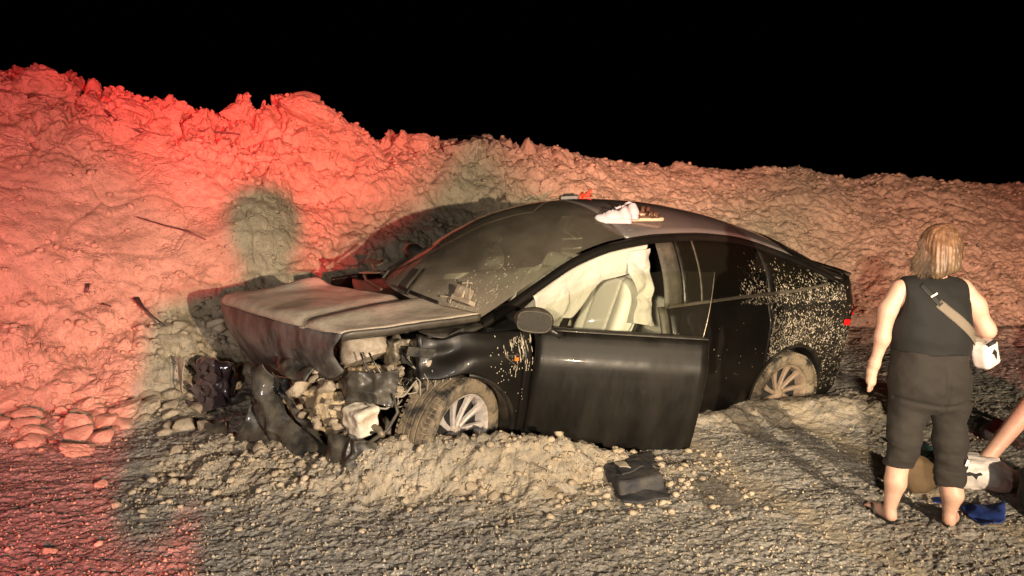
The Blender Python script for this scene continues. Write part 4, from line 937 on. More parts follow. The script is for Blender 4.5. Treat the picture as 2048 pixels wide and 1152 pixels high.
wires(14, .12, .55, .72, .88, .55, .92, 4)
for k in range(5):
    MB().tube([(.05 + .05 * k, .88, .84 - .02 * k), (.03 + .05 * k, .90, .74), (.06 + .04 * k, .90, .66 - .02 * k)], .005, 5).build('torn_cable', M['wire'], car, smooth=True)
# torn bumper skin pieces around the packed dirt
cloth('torn_bumper', [[(.98, .10, .66), (.93, .16, .48), (.84, .30, .34), (.68, .55, .25), (.56, .82, .22)], [(1.05, .02, .60), (1.03, .12, .40), (.96, .28, .24), (.80, .58, .14), (.62, .86, .10)], [(1.0, -.06, .50), (1.0, .08, .30), (.94, .26, .12), (.80, .56, .04), (.64, .86, .02)]], M['plastic'], 12, .03, .012)
cloth('torn_bumper', [[(.95, .12, .60), (.86, .30, .46), (.74, .52, .34)], [(.93, .2, .52), (.84, .40, .36), (.72, .62, .28)]], M['plastic'], 31, .02, .01)
cloth('torn_bumper', [[(.70, .72, .40), (.62, .92, .42), (.50, .96, .40)], [(.76, .70, .22), (.66, .95, .22), (.50, 1.0, .20)]], M['plastic'], 17, .03, .012)
P = [[(.60 + .26 * math.cos(a) * (1 - .1 * t), .62 + .2 * t, .55 + .23 * math.sin(a)) for t in (0, .5, 1)] for a in np.linspace(-2.6, .5, 22)]
MB().tube([(.42, .93, .70), (.38, .95, .58), (.44, .95, .47), (.56, .95, .40)], .012, 6).build('grille_surround', M['pillar'], car, smooth=True)

# --- mud thrown over the rear quarter: little dried flecks and streaks
def flecks(name, n, fn, seed, m):
    r = np.random.default_rng(seed); V = []; Fs = []
    for k in range(n):
        q = fn(r)
        if q is None: continue
        (x, z, w, h, ang) = q
        c = np.array([math.cos(ang), math.sin(ang)]); d = np.array([-c[1], c[0]]); pts = []
        for j in range(6):
            a = j * math.pi / 3 + r.uniform(-.25, .25); rad = r.uniform(.65, 1.1); p2 = c * math.cos(a) * h * rad + d * math.sin(a) * w * rad; pts.append((x + p2[0], z + p2[1]))
        b = len(V)
        for (px_, pz_) in pts: V.append((px_, surf_y(px_, pz_) + .0015, pz_))
        V.append((x, surf_y(x, z) + .0015 + min(w, h) * .55, z))
        for j in range(6): Fs.append((b + j, b + (j + 1) % 6, b + 6))
    o = MB().add(V, Fs).build(name, m, car, smooth=True); o['kind'] = 'stuff'; return o
_kk = np.linspace(0, 10, 400); _rr = along(RL, _kk)
def surf_y(x, z):
    zb = float(beltz(x))
    if z <= zb: return float(side_y(np.array(x), np.array(z)))
    j = np.argmin(np.abs(_rr[:, 0] - x)); rzz = _rr[j, 2] - .045; ry = _rr[j, 1] * 1.015; yb = float(side_y(np.array(x), np.array(zb))); t = (z - zb) / max(.02, rzz - zb)
    t = min(1, t); return yb + (ry - yb) * t + .035 * math.sin(math.pi * t) * max(0, min(1, (rzz - zb) / .3))
def spot(r):
    u = r.random()
    if u < .62:   # fan thrown back and up from the wheel
        x = -2.55 - abs(r.normal(0, .55)) - .1; z = .80 + r.normal(.06, .15) + (x + 3.0) * -.02
    elif u < .88: x = r.uniform(-3.6, -2.35); z = 1.12 + abs(r.normal(0, .13))
    else: x = r.uniform(-3.9, -3.35); z = r.uniform(.35, .9)
    if x < -3.93 or x > -1.9: return None
    if z < float(zlow(np.array([x]))[0]) + .01: return None
    j = np.argmin(np.abs(_rr[:, 0] - x))
    if z > _rr[j, 2] - .05: return None
    s = .0013 + .0066 * r.random() ** 3.5; ang = math.atan2(z - .5, -(x + 2.9) * -1.0) if r.random() < .6 else r.uniform(0, 3.14)
    return x, z, s * .75, s * (1 + 1.6 * r.random() ** 2), ang
flecks('mud_spatter', 6500, spot, 3, M['mud2'])
def spot2(r):
    x = r.uniform(-.46, -.2) if r.random() < .55 else r.uniform(-3.9, -1.7); z = r.uniform(.5, 1.0); s = r.uniform(.002, .0055)
    if z < float(zlow(np.array([x]))[0]) + .01: return None
    return x, z, s, s * 1.2, 1.57
flecks('mud_spatter', 130, spot2, 5, M['mud2'])
def runs(r):
    x = r.normal(-.42, .07); x = min(-.30, max(-.50, x)); z = .99 - abs(r.normal(0, .12)); l = r.uniform(.006, .05) * r.random() ** .5
    return (x, z, .0022 + .002 * r.random(), l, 1.57) if z > .7 else None
flecks('mud_run', 70, runs, 8, M['mud2'])
# flecks on the windshield and the door below the mirror
mb = MB(); r_ = np.random.default_rng(21)
for k in range(420):
    t = abs(r_.normal(0, .9)) + .1; v = .90 - abs(r_.normal(0, .20))
    if t > 3.3 or v < -.4: continue
    p = Vector(topsurf(np.array(t), np.array(v))); s = .0018 + .0055 * r_.random() ** 3
    nrm = Vector((.75, .15, .65)).normalized(); a = nrm.cross(Vector((0, 1, 0))).normalized(); b = nrm.cross(a); st_ = 1 + 2 * r_.random() ** 3
    V = [p + nrm * .002 + (a * math.cos(q * 1.2566) * st_ + b * math.sin(q * 1.2566)) * s for q in range(5)] + [p + nrm * (.003 + s * .5)]
    mb.add(V, [(q, (q + 1) % 5, 5) for q in range(5)])
o = mb.build('windshield_mud_spatter', M['mud2'], car, smooth=True); o['kind'] = 'stuff'
mb = MB()
for k in range(60):
    x = -.53 - abs(r_.normal(0, .06)); z = r_.uniform(.78, 1.03); l = r_.uniform(.004, .06) * r_.random()
    y = float(side_y(np.array(x), np.array(z))) + .002; y2 = float(side_y(np.array(x), np.array(z - l))) + .002
    mb.tube([dpt(x, y, z), dpt(x + .002, y2, z - l)], [.003, .0016], 5)
o = mb.build('mud_run', M['mud2'], door, smooth=True); o['kind'] = 'stuff'
# side camera lamp: three-sided amber repeater on the fender
tri = [(-.30, .885), (-.44, .885), (-.385, .815)]; sy = lambda x, z: float(side_y(np.array(x), np.array(z))) - .11 * float(sstep(-.30, .32, x)) ** 2
mk = MB().tube([(x, sy(x, z) + .004, z) for x, z in tri + [tri[0]]], .003, 5).build('side_repeater', M['chrome'], car)
MB().box((-.38, sy(-.38, .86) + .004, .862), (.028, .006, .022)).build('repeater_lens', M['amber'], mk)
# ================================================================ things on the roof of the car
def proj(p):
    v = np.array(p) - [0, 0, CAM_H]; c, s = math.cos(PITCH), math.sin(PITCH); d = v[..., 1] * c - v[..., 2] * s; u = v[..., 1] * s + v[..., 2] * c
    return np.stack([1024 + FOC * v[..., 0] / d, 576 - FOC * u / d], -1)
_T, _V = np.meshgrid(np.linspace(4.4, 8.3, 160), np.linspace(-.95, .9, 160), indexing='ij'); _S = topsurf(_T, _V); _SW = _S @ CAR_R.T + CAR_T; _SP = proj(_SW)
def roof_at(px, py):
    k = ((_SP - [px, py]) ** 2).sum(-1).argmin(); i, j = np.unravel_index(k, _T.shape); return _SW[i, j]
def shoe_sdf(P, hi=.10, sole=.032):
    x, y, z = P[..., 0], P[..., 1], P[..., 2]
    up = smin(sd_cone(P, (-.10, 0, .055), (.02, 0, .055), .040, .038), sd_cone(P, (.02, 0, .045), (.115, 0, .038), .040, .034), .03)
    up = smin(up, sd_cone(P, (-.105, 0, .05), (-.085, 0, hi), .036, .034), .03)
    up = smin(up, sd_cone(P, (-.02, 0, .08), (.03, 0, .085), .026, .02), .02)
    up = np.maximum(up, -sd_cone(P, (-.075, 0, .16), (-.045, 0, .10), .035, .022))
    w = np.interp(x, [-.14, -.05, .02, .10, .15], [.030, .033, .036, .040, .030])
    so = np.maximum(np.sqrt(np.clip(np.abs(x) - .115, 0, 1) ** 2 + np.clip(np.abs(y) - w + .028, 0, 1) ** 2) - .030, np.abs(z - sole / 2) - sole / 2)
    return up, so
M['white_shoe'] = mat('white_shoe_leather', (.52, .52, .56), .5, bump=.15, bscale=60)
M['white_sole'] = mat('white_sole', (.50, .49, .54), .6)
M['brown_strap'] = mat('brown_leather', (.09, .05, .03), .6); M['pale_sole'] = mat('pale_cork_sole', (.62, .48, .33), .7)
def sneaker(name, loc, rz, label):
    s = empty(name, loc, None, label, 'sneaker', 'white sneakers on the car roof'); s.rotation_euler = (R(6), 0, rz); s.scale = (.92,) * 3
    sdf_obj('upper', lambda P: np.maximum(shoe_sdf(P)[0], .024 - P[..., 2]), (-.19, -.07, 0), (.19, .07, .16), .0048, M['white_shoe'], s)
    sdf_obj('sole', lambda P: shoe_sdf(P)[1] - .003, (-.19, -.08, -.01), (.19, .08, .05), .0055, M['white_sole'], s)
    for k in range(4):
        MB().tube([(.005 + .022 * k, yy, .112 - .009 * k - abs(yy) * .5) for yy in (-.026, -.013, 0, .013, .026)], .0042, 6).build('lace', M['white_shoe'], s, smooth=True)
    MB().tube([(-.03, -.024, .118), (-.055, -.012, .134), (-.055, .012, .134), (-.03, .024, .118), (-.012, 0, .13)], .009, 6).build('tongue', M['white_shoe'], s, smooth=True)
    return s
a = roof_at(1226, 446); sneaker('sneaker', (a[0], a[1], a[2] - .004), R(163), 'white sneaker on the car roof, the nearer one with its toe to the left')
b = roof_at(1243, 438); sneaker('sneaker', (b[0] + .02, b[1] + .03, b[2] - .004), R(128), 'white sneaker on the car roof, tucked behind the nearer one with its heel out')
def sandal(loc, rz, label):
    s = empty('sandal', loc, None, label, 'sandal', 'brown sandals on the car roof'); s.rotation_euler = (R(5), 0, rz)
    sdf_obj('sole', lambda P: shoe_sdf(P, sole=.022)[1] - .002, (-.19, -.08, -.01), (.19, .08, .04), .006, M['pale_sole'], s)
    for x0, h in ((.07, .045), (.03, .05), (-.09, .05)):
        MB().tube([(x0, .042 * math.cos(t), .02 + h * math.sin(t)) for t in np.linspace(0, math.pi, 10)], .016, 6, flat=.35).build('strap', M['brown_strap'], s, smooth=True)
    MB().tube([(-.09, -.042, .03), (-.02, -.044, .035), (.05, -.044, .03)], .014, 6, flat=.5).build('strap', M['brown_strap'], s, smooth=True)
    MB().box((-.055, -.046, .04), (.012, .004, .012)).build('buckle', M['chrome'], s)
c = roof_at(1292, 441); sandal((c[0], c[1], c[2]), R(20), 'brown sandal with pale sole on the car roof, right of the white sneakers')
c = roof_at(1285, 431); sandal((c[0] - .02, c[1] + .05, c[2]), R(-12), 'brown sandal behind its pale-soled mate, against the white sneakers')
M['tool_red'] = mat('orange_red_plastic', (.72, .07, .03), .35); M['tool_black'] = mat('black_rubber_grip', (.02, .026, .026), .4)
p = roof_at(1142, 403); t = empty('pry_tool', (p[0], p[1], p[2] + .03), None, 'black and red hand tool lying on the front edge of the car roof', 'tool'); t.rotation_euler = (0, R(-3), R(8))
mb = MB(); mb.box((-.02, 0, 0), (.16, .06, .052)); mb.box((-.02, 0, .028), (.10, .04, .02)); mb.build('grip', M['tool_black'], t, bevel=.01)
mb = MB(); mb.tube([(.07, -.02, -.02), (.10, 0, .035), (.085, .01, -.01), (.15, 0, .03), (.18, .01, .065), (.165, .0, .0)], [.012, .014, .012, .016, .014, .012], 7); mb.box((.125, .01, .012), (.05, .03, .025)); mb.build('clamp', M['tool_red'], t, smooth=True)
MB().tube([(-.09, 0, .0), (-.2, 0, -.006), (-.27, 0, -.012)], [.013, .010, .004], 6, flat=.4).build('blade', M['chrome'], t, smooth=True)

# ================================================================ debris
def debris(name, label, cat, pts, m, seed=1, amp=.015, thick=.006, n=(20, 20)):
    c = np.array(pts, float).reshape(-1, 3).mean(0)
    o = cloth(name, (np.array(pts, float) - c).tolist(), m, seed, amp, thick, n, parent=None); o.location = c; return tag(o, label, cat)
def G(px, py, h=0.0):
    q = place(px, py); return [q[0], q[1], q[2] + h]
M['fabric'] = mat('dark_woven_fabric', (.030, .032, .040), .8, var_col=(.085, .078, .066), vscale=5, var=-.05, contrast=.12, bump=.4, bscale=130)
bagE = empty('folded_bag', G(1255, 960, 0), None, 'flattened dark grey fabric bag on the road below the open door', 'bag')
bo = np.array(bagE.location)
def Bq(px, py, h): q = on_ground(px, py, 0.02 + h * .75); return (np.array(q) - bo).tolist()
cloth('base_flap', [[Bq(1172, 932, .0), Bq(1212, 970, .0), Bq(1246, 1008, .01)], [Bq(1235, 915, .03), Bq(1270, 960, .05), Bq(1292, 1004, .015)], [Bq(1300, 905, .02), Bq(1322, 955, .02), Bq(1341, 1000, .01)]], M['fabric'], 4, .008, .012, parent=bagE)
def fb(P):
    q = np.abs(P) - np.array([.115, .15, .028]); return np.sqrt((np.clip(q, 0, 1) ** 2).sum(-1)) + np.minimum(q.max(-1), 0) - .025 + .010 * fbm(P * 9, 3, 7)
fo = sdf_obj('pouch', fb, (-.2, -.24, -.09), (.2, .24, .1), .009, M['fabric'], bagE); fo.location = (np.array(on_ground(1262, 955, .06)) - bo).tolist(); fo.rotation_euler = (R(-3), R(-6), R(14))
cloth('top_flap', [[Bq(1225, 925, .10), Bq(1245, 950, .13)], [Bq(1262, 912, .11), Bq(1283, 935, .14)], [Bq(1302, 903, .06), Bq(1312, 928, .09)]], M['fabric'], 9, .008, .008, n=(14, 12), parent=bagE)
cloth('torn_label', [[Bq(1228, 928, .14), Bq(1240, 938, .14)], [Bq(1248, 926, .15), Bq(1262, 938, .15)]], M['mud'], 3, .010, .003, n=(8, 8), parent=bagE)
# clear plastic sheet
pm = bpy.data.materials.new('clear_plastic_film'); pm.use_nodes = True; nt = pm.node_tree; nt.nodes.clear()
o_ = nt.nodes.new('ShaderNodeOutputMaterial'); t_ = nt.nodes.new('ShaderNodeBsdfTransparent'); g_ = nt.nodes.new('ShaderNodeBsdfGlossy'); g_.inputs['Roughness'].default_value = .12; d_ = nt.nodes.new('ShaderNodeBsdfDiffuse'); d_.inputs[0].default_value = (.22, .2, .17, 1)
m1 = nt.nodes.new('ShaderNodeMixShader'); m1.inputs[0].default_value = .25; m2 = nt.nodes.new('ShaderNodeMixShader'); m2.inputs[0].default_value = .30
nt.links.new(t_.outputs[0], m1.inputs[1]); nt.links.new(g_.outputs[0], m1.inputs[2]); nt.links.new(m1.outputs[0], m2.inputs[1]); nt.links.new(d_.outputs[0], m2.inputs[2]); nt.links.new(m2.outputs[0], o_.inputs[0])
debris('plastic_sheet', 'crumpled clear plastic film lying on the road right of the fabric bag', 'plastic sheet', [[G(1375, 968, .02), G(1395, 995, .03), G(1420, 1030, .02)], [G(1430, 965, .05), G(1445, 995, .06), G(1470, 1033, .02)], [G(1470, 985, .03), G(1490, 1010, .05), G(1510, 1035, .015)]], pm, 6, .022, 0, n=(40, 30))
def shard(label, corners, seed, m='plastic', amp=.012, thick=.008, name='plastic_shard'):
    rows_ = []; low = [place(c[0], c[1]) for c in corners[-1]]; yb_ = np.mean([q[1] for q in low])
    for k, row in enumerate(corners):
        up = len(corners) - 1 - k; rows_.append([at(c[0], c[1], yb_ + .05 * up + .02 * i) for i, c in enumerate(row)] if up else [q + [0, 0, .01] for q in low])
    return debris(name, label, 'car debris', rows_, M[m], seed, amp, thick)
shard('dark kite-shaped shard of plastic standing in front of the mound, left of the bumper', [[(500, 806, 5.0), (545, 812, 5.05), (580, 835, 5.05)], [(490, 840, 4.9), (540, 850, 4.85), (588, 862, 4.9)], [(468, 884, 4.78), (530, 890, 4.7), (585, 880, 4.75)]], 2, amp=.02)
shard('long curved black strip with a pale edge above the kite-shaped shard', [[(372, 842, 5.4), (430, 805, 5.5), (485, 786, 5.5), (560, 792, 5.4)], [(380, 850, 5.3), (435, 822, 5.35), (490, 803, 5.35), (558, 797, 5.3)]], 3, amp=.012)
shard('ribbed black strip lying on the ground at the foot of the torn bumper', [[(575, 888, 4.5), (630, 872, 4.55), (695, 882, 4.5)], [(578, 905, 4.42), (635, 895, 4.4), (690, 908, 4.38)]], 5, amp=.015)
shard('flat scuffed plate of trim below the torn bumper', [[(600, 870, 4.55), (650, 862, 4.6), (690, 880, 4.55)], [(612, 890, 4.42), (655, 893, 4.42), (684, 905, 4.40)]], 7, m='paint_dusty')
shard('black pointed plate of plastic lying left of the front wheel', [[(700, 868, 4.32), (716, 872, 4.35), (735, 880, 4.38)], [(690, 905, 4.2), (725, 905, 4.18), (765, 908, 4.2)], [(684, 938, 4.12), (735, 945, 4.05), (798, 944, 4.08)]], 8, amp=.012)
shard('crushed black duct under the white tank', [[(700, 852, 4.35), (740, 850, 4.35), (775, 862, 4.35)], [(708, 880, 4.3), (745, 885, 4.25), (780, 880, 4.3)]], 9, amp=.03)
shard('dark torn flap hanging in the shade under the hood nose', [[(520, 752, 5.2), (560, 742, 5.1), (592, 738, 5.0)], [(505, 790, 5.2), (545, 785, 5.1), (575, 790, 5.0)], [(500, 815, 5.15), (530, 815, 5.1), (560, 815, 5.0)]], 12)
for (a1, b1, lb) in (((742, 850, 4.3), (765, 872, 4.2), 'short bent pipe end sticking out below the white tank'), ((770, 838, 4.4), (776, 868, 4.3), 'thin broken strut beside the front tyre')):
    A_, B_ = Vector(at(*a1)), Vector(at(*b1)); tag(MB().tube([A_, A_.lerp(B_, .5) + Vector((.01, 0, .01)), B_], [.018, .02, .018], 10).build('broken_strut', M['metal'], smooth=True), lb, 'car debris')
shard('long dark sill strip lying across the debris left of the white tank', [[(600, 800, 4.5), (640, 826, 4.5), (690, 846, 4.5)], [(592, 822, 4.5), (636, 846, 4.5), (694, 860, 4.5)]], 21, amp=.012)
shard('small square black fragment under the hood nose', [[(604, 770, 4.5), (640, 762, 4.5)], [(610, 800, 4.5), (642, 796, 4.5)]], 23, amp=.01)
shard('grey curled liner scrap between the tank and the front tyre', [[(758, 800, 4.4), (786, 770, 4.4)], [(770, 850, 4.4), (792, 830, 4.4)]], 25, m='pillar', amp=.015)
shard('black triangular chip on the ground left of the kite-shaped shard', [[(420, 850, 4.9), (450, 842, 4.9)], [(410, 868, 4.9), (455, 872, 4.9)]], 26, amp=.008)
# smashed lamp unit
hl = empty('smashed_headlamp', G(420, 812), None, 'smashed headlamp unit lying against the mound left of the hood', 'headlamp')
def lampf(P):
    q = np.abs(P - np.array([0, 0, .20])) - np.array([.10, .07, .13]); b = np.sqrt((np.clip(q, 0, 1) ** 2).sum(-1)) + np.minimum(q.max(-1), 0) - .03
    b = b + .05 * fbm(P * 6, 3, 4)
    for c_, r__ in (((-.05, -.13, .27), .07), ((.06, -.13, .18), .06), ((-.02, -.12, .12), .05)): b = np.maximum(b, -sd_ell(P, c_, (r__, .07, r__)))
    return b
h1 = sdf_obj('housing', lampf, (-.22, -.2, -.02), (.22, .2, .48), .008, M['headlamp'], hl); h1.rotation_euler = (R(-12), R(8), 0)
rr_ = np.random.default_rng(9)
for k in range(9):
    c_ = (rr_.uniform(-.13, .13), rr_.uniform(-.17, -.10), rr_.uniform(.06, .40)); MB().box(c_, (rr_.uniform(.03, .12), .008, rr_.uniform(.03, .12)), tuple(rr_.uniform(-.9, .9, 3))).build('lamp_fragment', M['headlamp'], hl, bevel=.003)
cloth('lens_shard', [[(-.19, -.06, .42), (-.13, -.12, .40)], [(-.20, -.08, .28), (-.12, -.16, .30)], [(-.17, -.1, .12), (-.13, -.16, .16)]], M['cream_plastic'], 3, .01, .006, n=(14, 8), parent=hl)
cloth('lamp_bracket', [[(-.13, -.10, .08), (.0, -.16, .06), (.14, -.12, .14)], [(-.10, -.16, .0), (.02, -.2, .0), (.2, -.16, .06)]], M['headlamp'], 5, .02, .008, n=(12, 16), parent=hl)
# clods packed under the hood and in the torn bumper, and the face of yellowish dirt behind them
M['ydirt'] = dirt_material('yellow_dirt', (.48, .38, .24), (.60, .50, .34), (.2, .2, .2), (.3, .3, .3))
r_ = np.random.default_rng(77)
def nose_clod(c, s, lb=None):
    w = car_w(*c); o = rock('rock', (w[0], w[1], w[2] - s * .25), s, k=int(r_.integers(10)), label=lb or GL['nose'], group=None if lb else GG['nose'], squash=r_.uniform(.85, 1.2)); return o
def heapf(P):
    D = smin(sd_ell(P, (.58, .42, .47), (.18, .26, .17)), sd_ell(P, (.52, .10, .30), (.26, .40, .20)), .06); D = smin(D, sd_ell(P, (.40, .60, .64), (.18, .18, .08)), .05)
    A, B, I_ = worley((P + .03 * fbm(P * 9, 2, 1)[..., None]) / .075, 5); return D - .05 * fbm(P * 7, 4, 2, .62) - .03 * np.abs(fbm(P * 15, 3, 12)) + .03 * np.exp(-(B - A) / .06)
hp_ = sdf_obj('dirt_heap', heapf, (.1, -.6, 0), (1.1, 1.0, .9), .012, M['ydirt']); hp_.matrix_world = CM; hp_['kind'] = 'structure'
for k in range(34):
    u, v = r_.uniform(0, 2 * math.pi), r_.uniform(-.6, 1.2); c_ = np.array([.60, .42, .50]) + np.array([.24 * math.cos(u) * math.cos(v), .36 * abs(math.sin(u)) * math.cos(v) - .05, .22 * math.sin(v)])
    nose_clod(c_, r_.uniform(.016, .050))
for k in range(16): nose_clod((r_.uniform(.15, .50), r_.uniform(.66, .88), r_.uniform(.68, .78)), r_.uniform(.018, .045))
nose_clod((.84, .42, .58), .10, 'biggest yellowish clod packed inside the torn bumper'); nose_clod((.72, .66, .66), .075, 'rounded clod wedged above the white tank')
for (px, py, w) in ((495, 745, 60), (455, 770, 80), (535, 775, 40), (520, 850, 30), (410, 860, 46), (330, 870, 40), (350, 905, 36), (520, 900, 34), (600, 930, 28)):
    q = place(px, py); rock('rock', q, px_size(q, w), label=describe(px, py, w)[0], group=describe(px, py, w)[1], squash=.9)
# strips and scraps on the mound
def on_mound(pts, r, name, label, cat, m='plastic', flat=.35, n=6):
    W = []
    for (px, py) in pts:
        q = place(px, py); d = ray(px, py); d = d / np.linalg.norm(d); W.append(np.array(q) - d * .03 + np.array([0, 0, .02]))
    c = np.mean(W, 0); o = MB().tube([w - c for w in W], r, n, flat=flat).build(name, M[m], smooth=True); o.location = c; return tag(o, label, cat)
M['strip'] = mat('purplish_black_trim', (.035, .022, .026), .5, var_col=(.14, .10, .10), vscale=9)
on_mound([(150, 188), (205, 220), (235, 248), (280, 268), (330, 286)], [.012, .03, .05, .035, .012], 'trim_strip', 'long dark strip of trim stuck in the mound below the left crest', 'car debris', 'strip')
on_mound([(250, 243), (285, 262), (325, 282)], [.012, .016, .006], 'trim_strip', 'thin dark strip lying along the lower half of the long upper strip', 'car debris', 'strip')
on_mound([(274, 438), (330, 455), (375, 466), (412, 484)], [.012, .018, .022, .008], 'trim_strip', 'thin dark strip stuck across the middle of the mound face', 'car debris', 'strip')
on_mound([(272, 600), (285, 618), (305, 638), (328, 656)], [.035, .020, .018, .016], 'trim_strip', 'short hooked strip of black trim above the rounded boulder', 'car debris', 'strip')
on_mound([(278, 610), (295, 632), (318, 650)], [.008, .01, .008], 'trim_strip', 'slim chrome strip alongside the short hooked strip', 'car debris', 'chrome')
on_mound([(400, 266), (440, 268), (480, 272)], .010, 'cable', 'reddish cable lying along the crest above the mound face', 'cable', 'strip', 1)
on_mound([(905, 274), (950, 275), (990, 286), (1020, 300), (1042, 318)], .014, 'hose', 'thin bent hose arching over the crest above the windshield', 'hose', 'strip', 1, 8)
on_mound([(176, 572), (172, 590)], [.02, .016], 'scrap', 'small upright scrap of dark plastic on the left mound face', 'car debris', 'strip')
on_mound([(205, 612), (222, 618)], [.02, .012], 'scrap', 'small dark chip right of the upright scrap on the left mound face', 'car debris', 'strip')

# ================================================================ the standing woman
M['hair'] = mat('brown_blonde_hair', (.17, .112, .06), .5, var_col=(.06, .038, .022), vscale=9, stretch=(3, 3, .6))
M['hair_dk'] = mat('brown_hair', (.10, .06, .035), .5)
M['shirt'] = mat('black_jersey', (.0045, .0042, .0042), .85, bump=.25, bscale=14)
M['pants'] = mat('washed_black_cotton', (.014, .0115, .010), .9, var_col=(.021, .017, .014), vscale=4, bump=.35, bscale=12)
M['flipflop'] = mat('black_rubber_sole', (.015, .015, .015), .6)
M['strap_tan'] = mat('grey_tan_webbing', (.16, .13, .10), .8, bump=.3, bscale=200); M['strap_blk'] = mat('black_webbing', (.012, .012, .012), .7)
M['pouch'] = mat('white_pouch_vinyl', (.72, .62, .60), .5); M['eye'] = mat('eye', (.05, .03, .02), .2); M['lips'] = mat('lips', (.45, .18, .15), .5)
Wo = np.array([2.085, 3.66, 0.0]); Wo[2] = 0.0
gzl, gzr = gz(Wo[0] - .21, Wo[1] + .10), gz(Wo[0] + .12, Wo[1] + .02)
wm = empty('person', (Wo[0], Wo[1], (gzl + gzr) / 2 + .004), None, 'woman in black sleeveless top and cropped trousers standing with her back turned', 'person')
HD = Matrix.Rotation(R(-62), 4, 'Z')    # face turned to her right
def torso(P, g=0.0):
    t = sd_ell(P, (.0, .0, .80), (.208 + g, .16 + g, .17 + g)); 
    t = smin(t, sd_ell(P, (.005, -.015, .74), (.20 + g, .15 + g, .13 + g)), .05)
    t = smin(t, sd_cone(P, (-.055, .0, .98), (.065, 0, .98), .138 + g, .143 + g), .08)
    t = smin(t, sd_cone(P, (-.065, -.01, 1.12), (.075, -.01, 1.12), .116 + g, .12 + g), .08)
    t = smin(t, sd_cone(P, (-.12, .0, 1.225), (.135, .0, 1.225), .066 + g, .068 + g), .07)
    t = smin(t, sd_cone(P, (.0, .02, 1.24), (.03, .02, 1.30), .085 + g * .3, .05), .06)
    return t
def legs(P, g=0.0):
    L = sd_cone(P, (-.10, .0, .76), (-.138, .02, .46), .118 + g, .080 + g); L = smin(L, sd_cone(P, (-.138, .02, .46), (-.165, .045, .27), .084 + g, .072 + g), .03)
    Q = sd_cone(P, (.10, .0, .76), (.108, .0, .44), .118 + g, .080 + g); Q = smin(Q, sd_cone(P, (.108, .0, .44), (.100, -.01, .20), .084 + g, .072 + g), .03)
    return L, Q
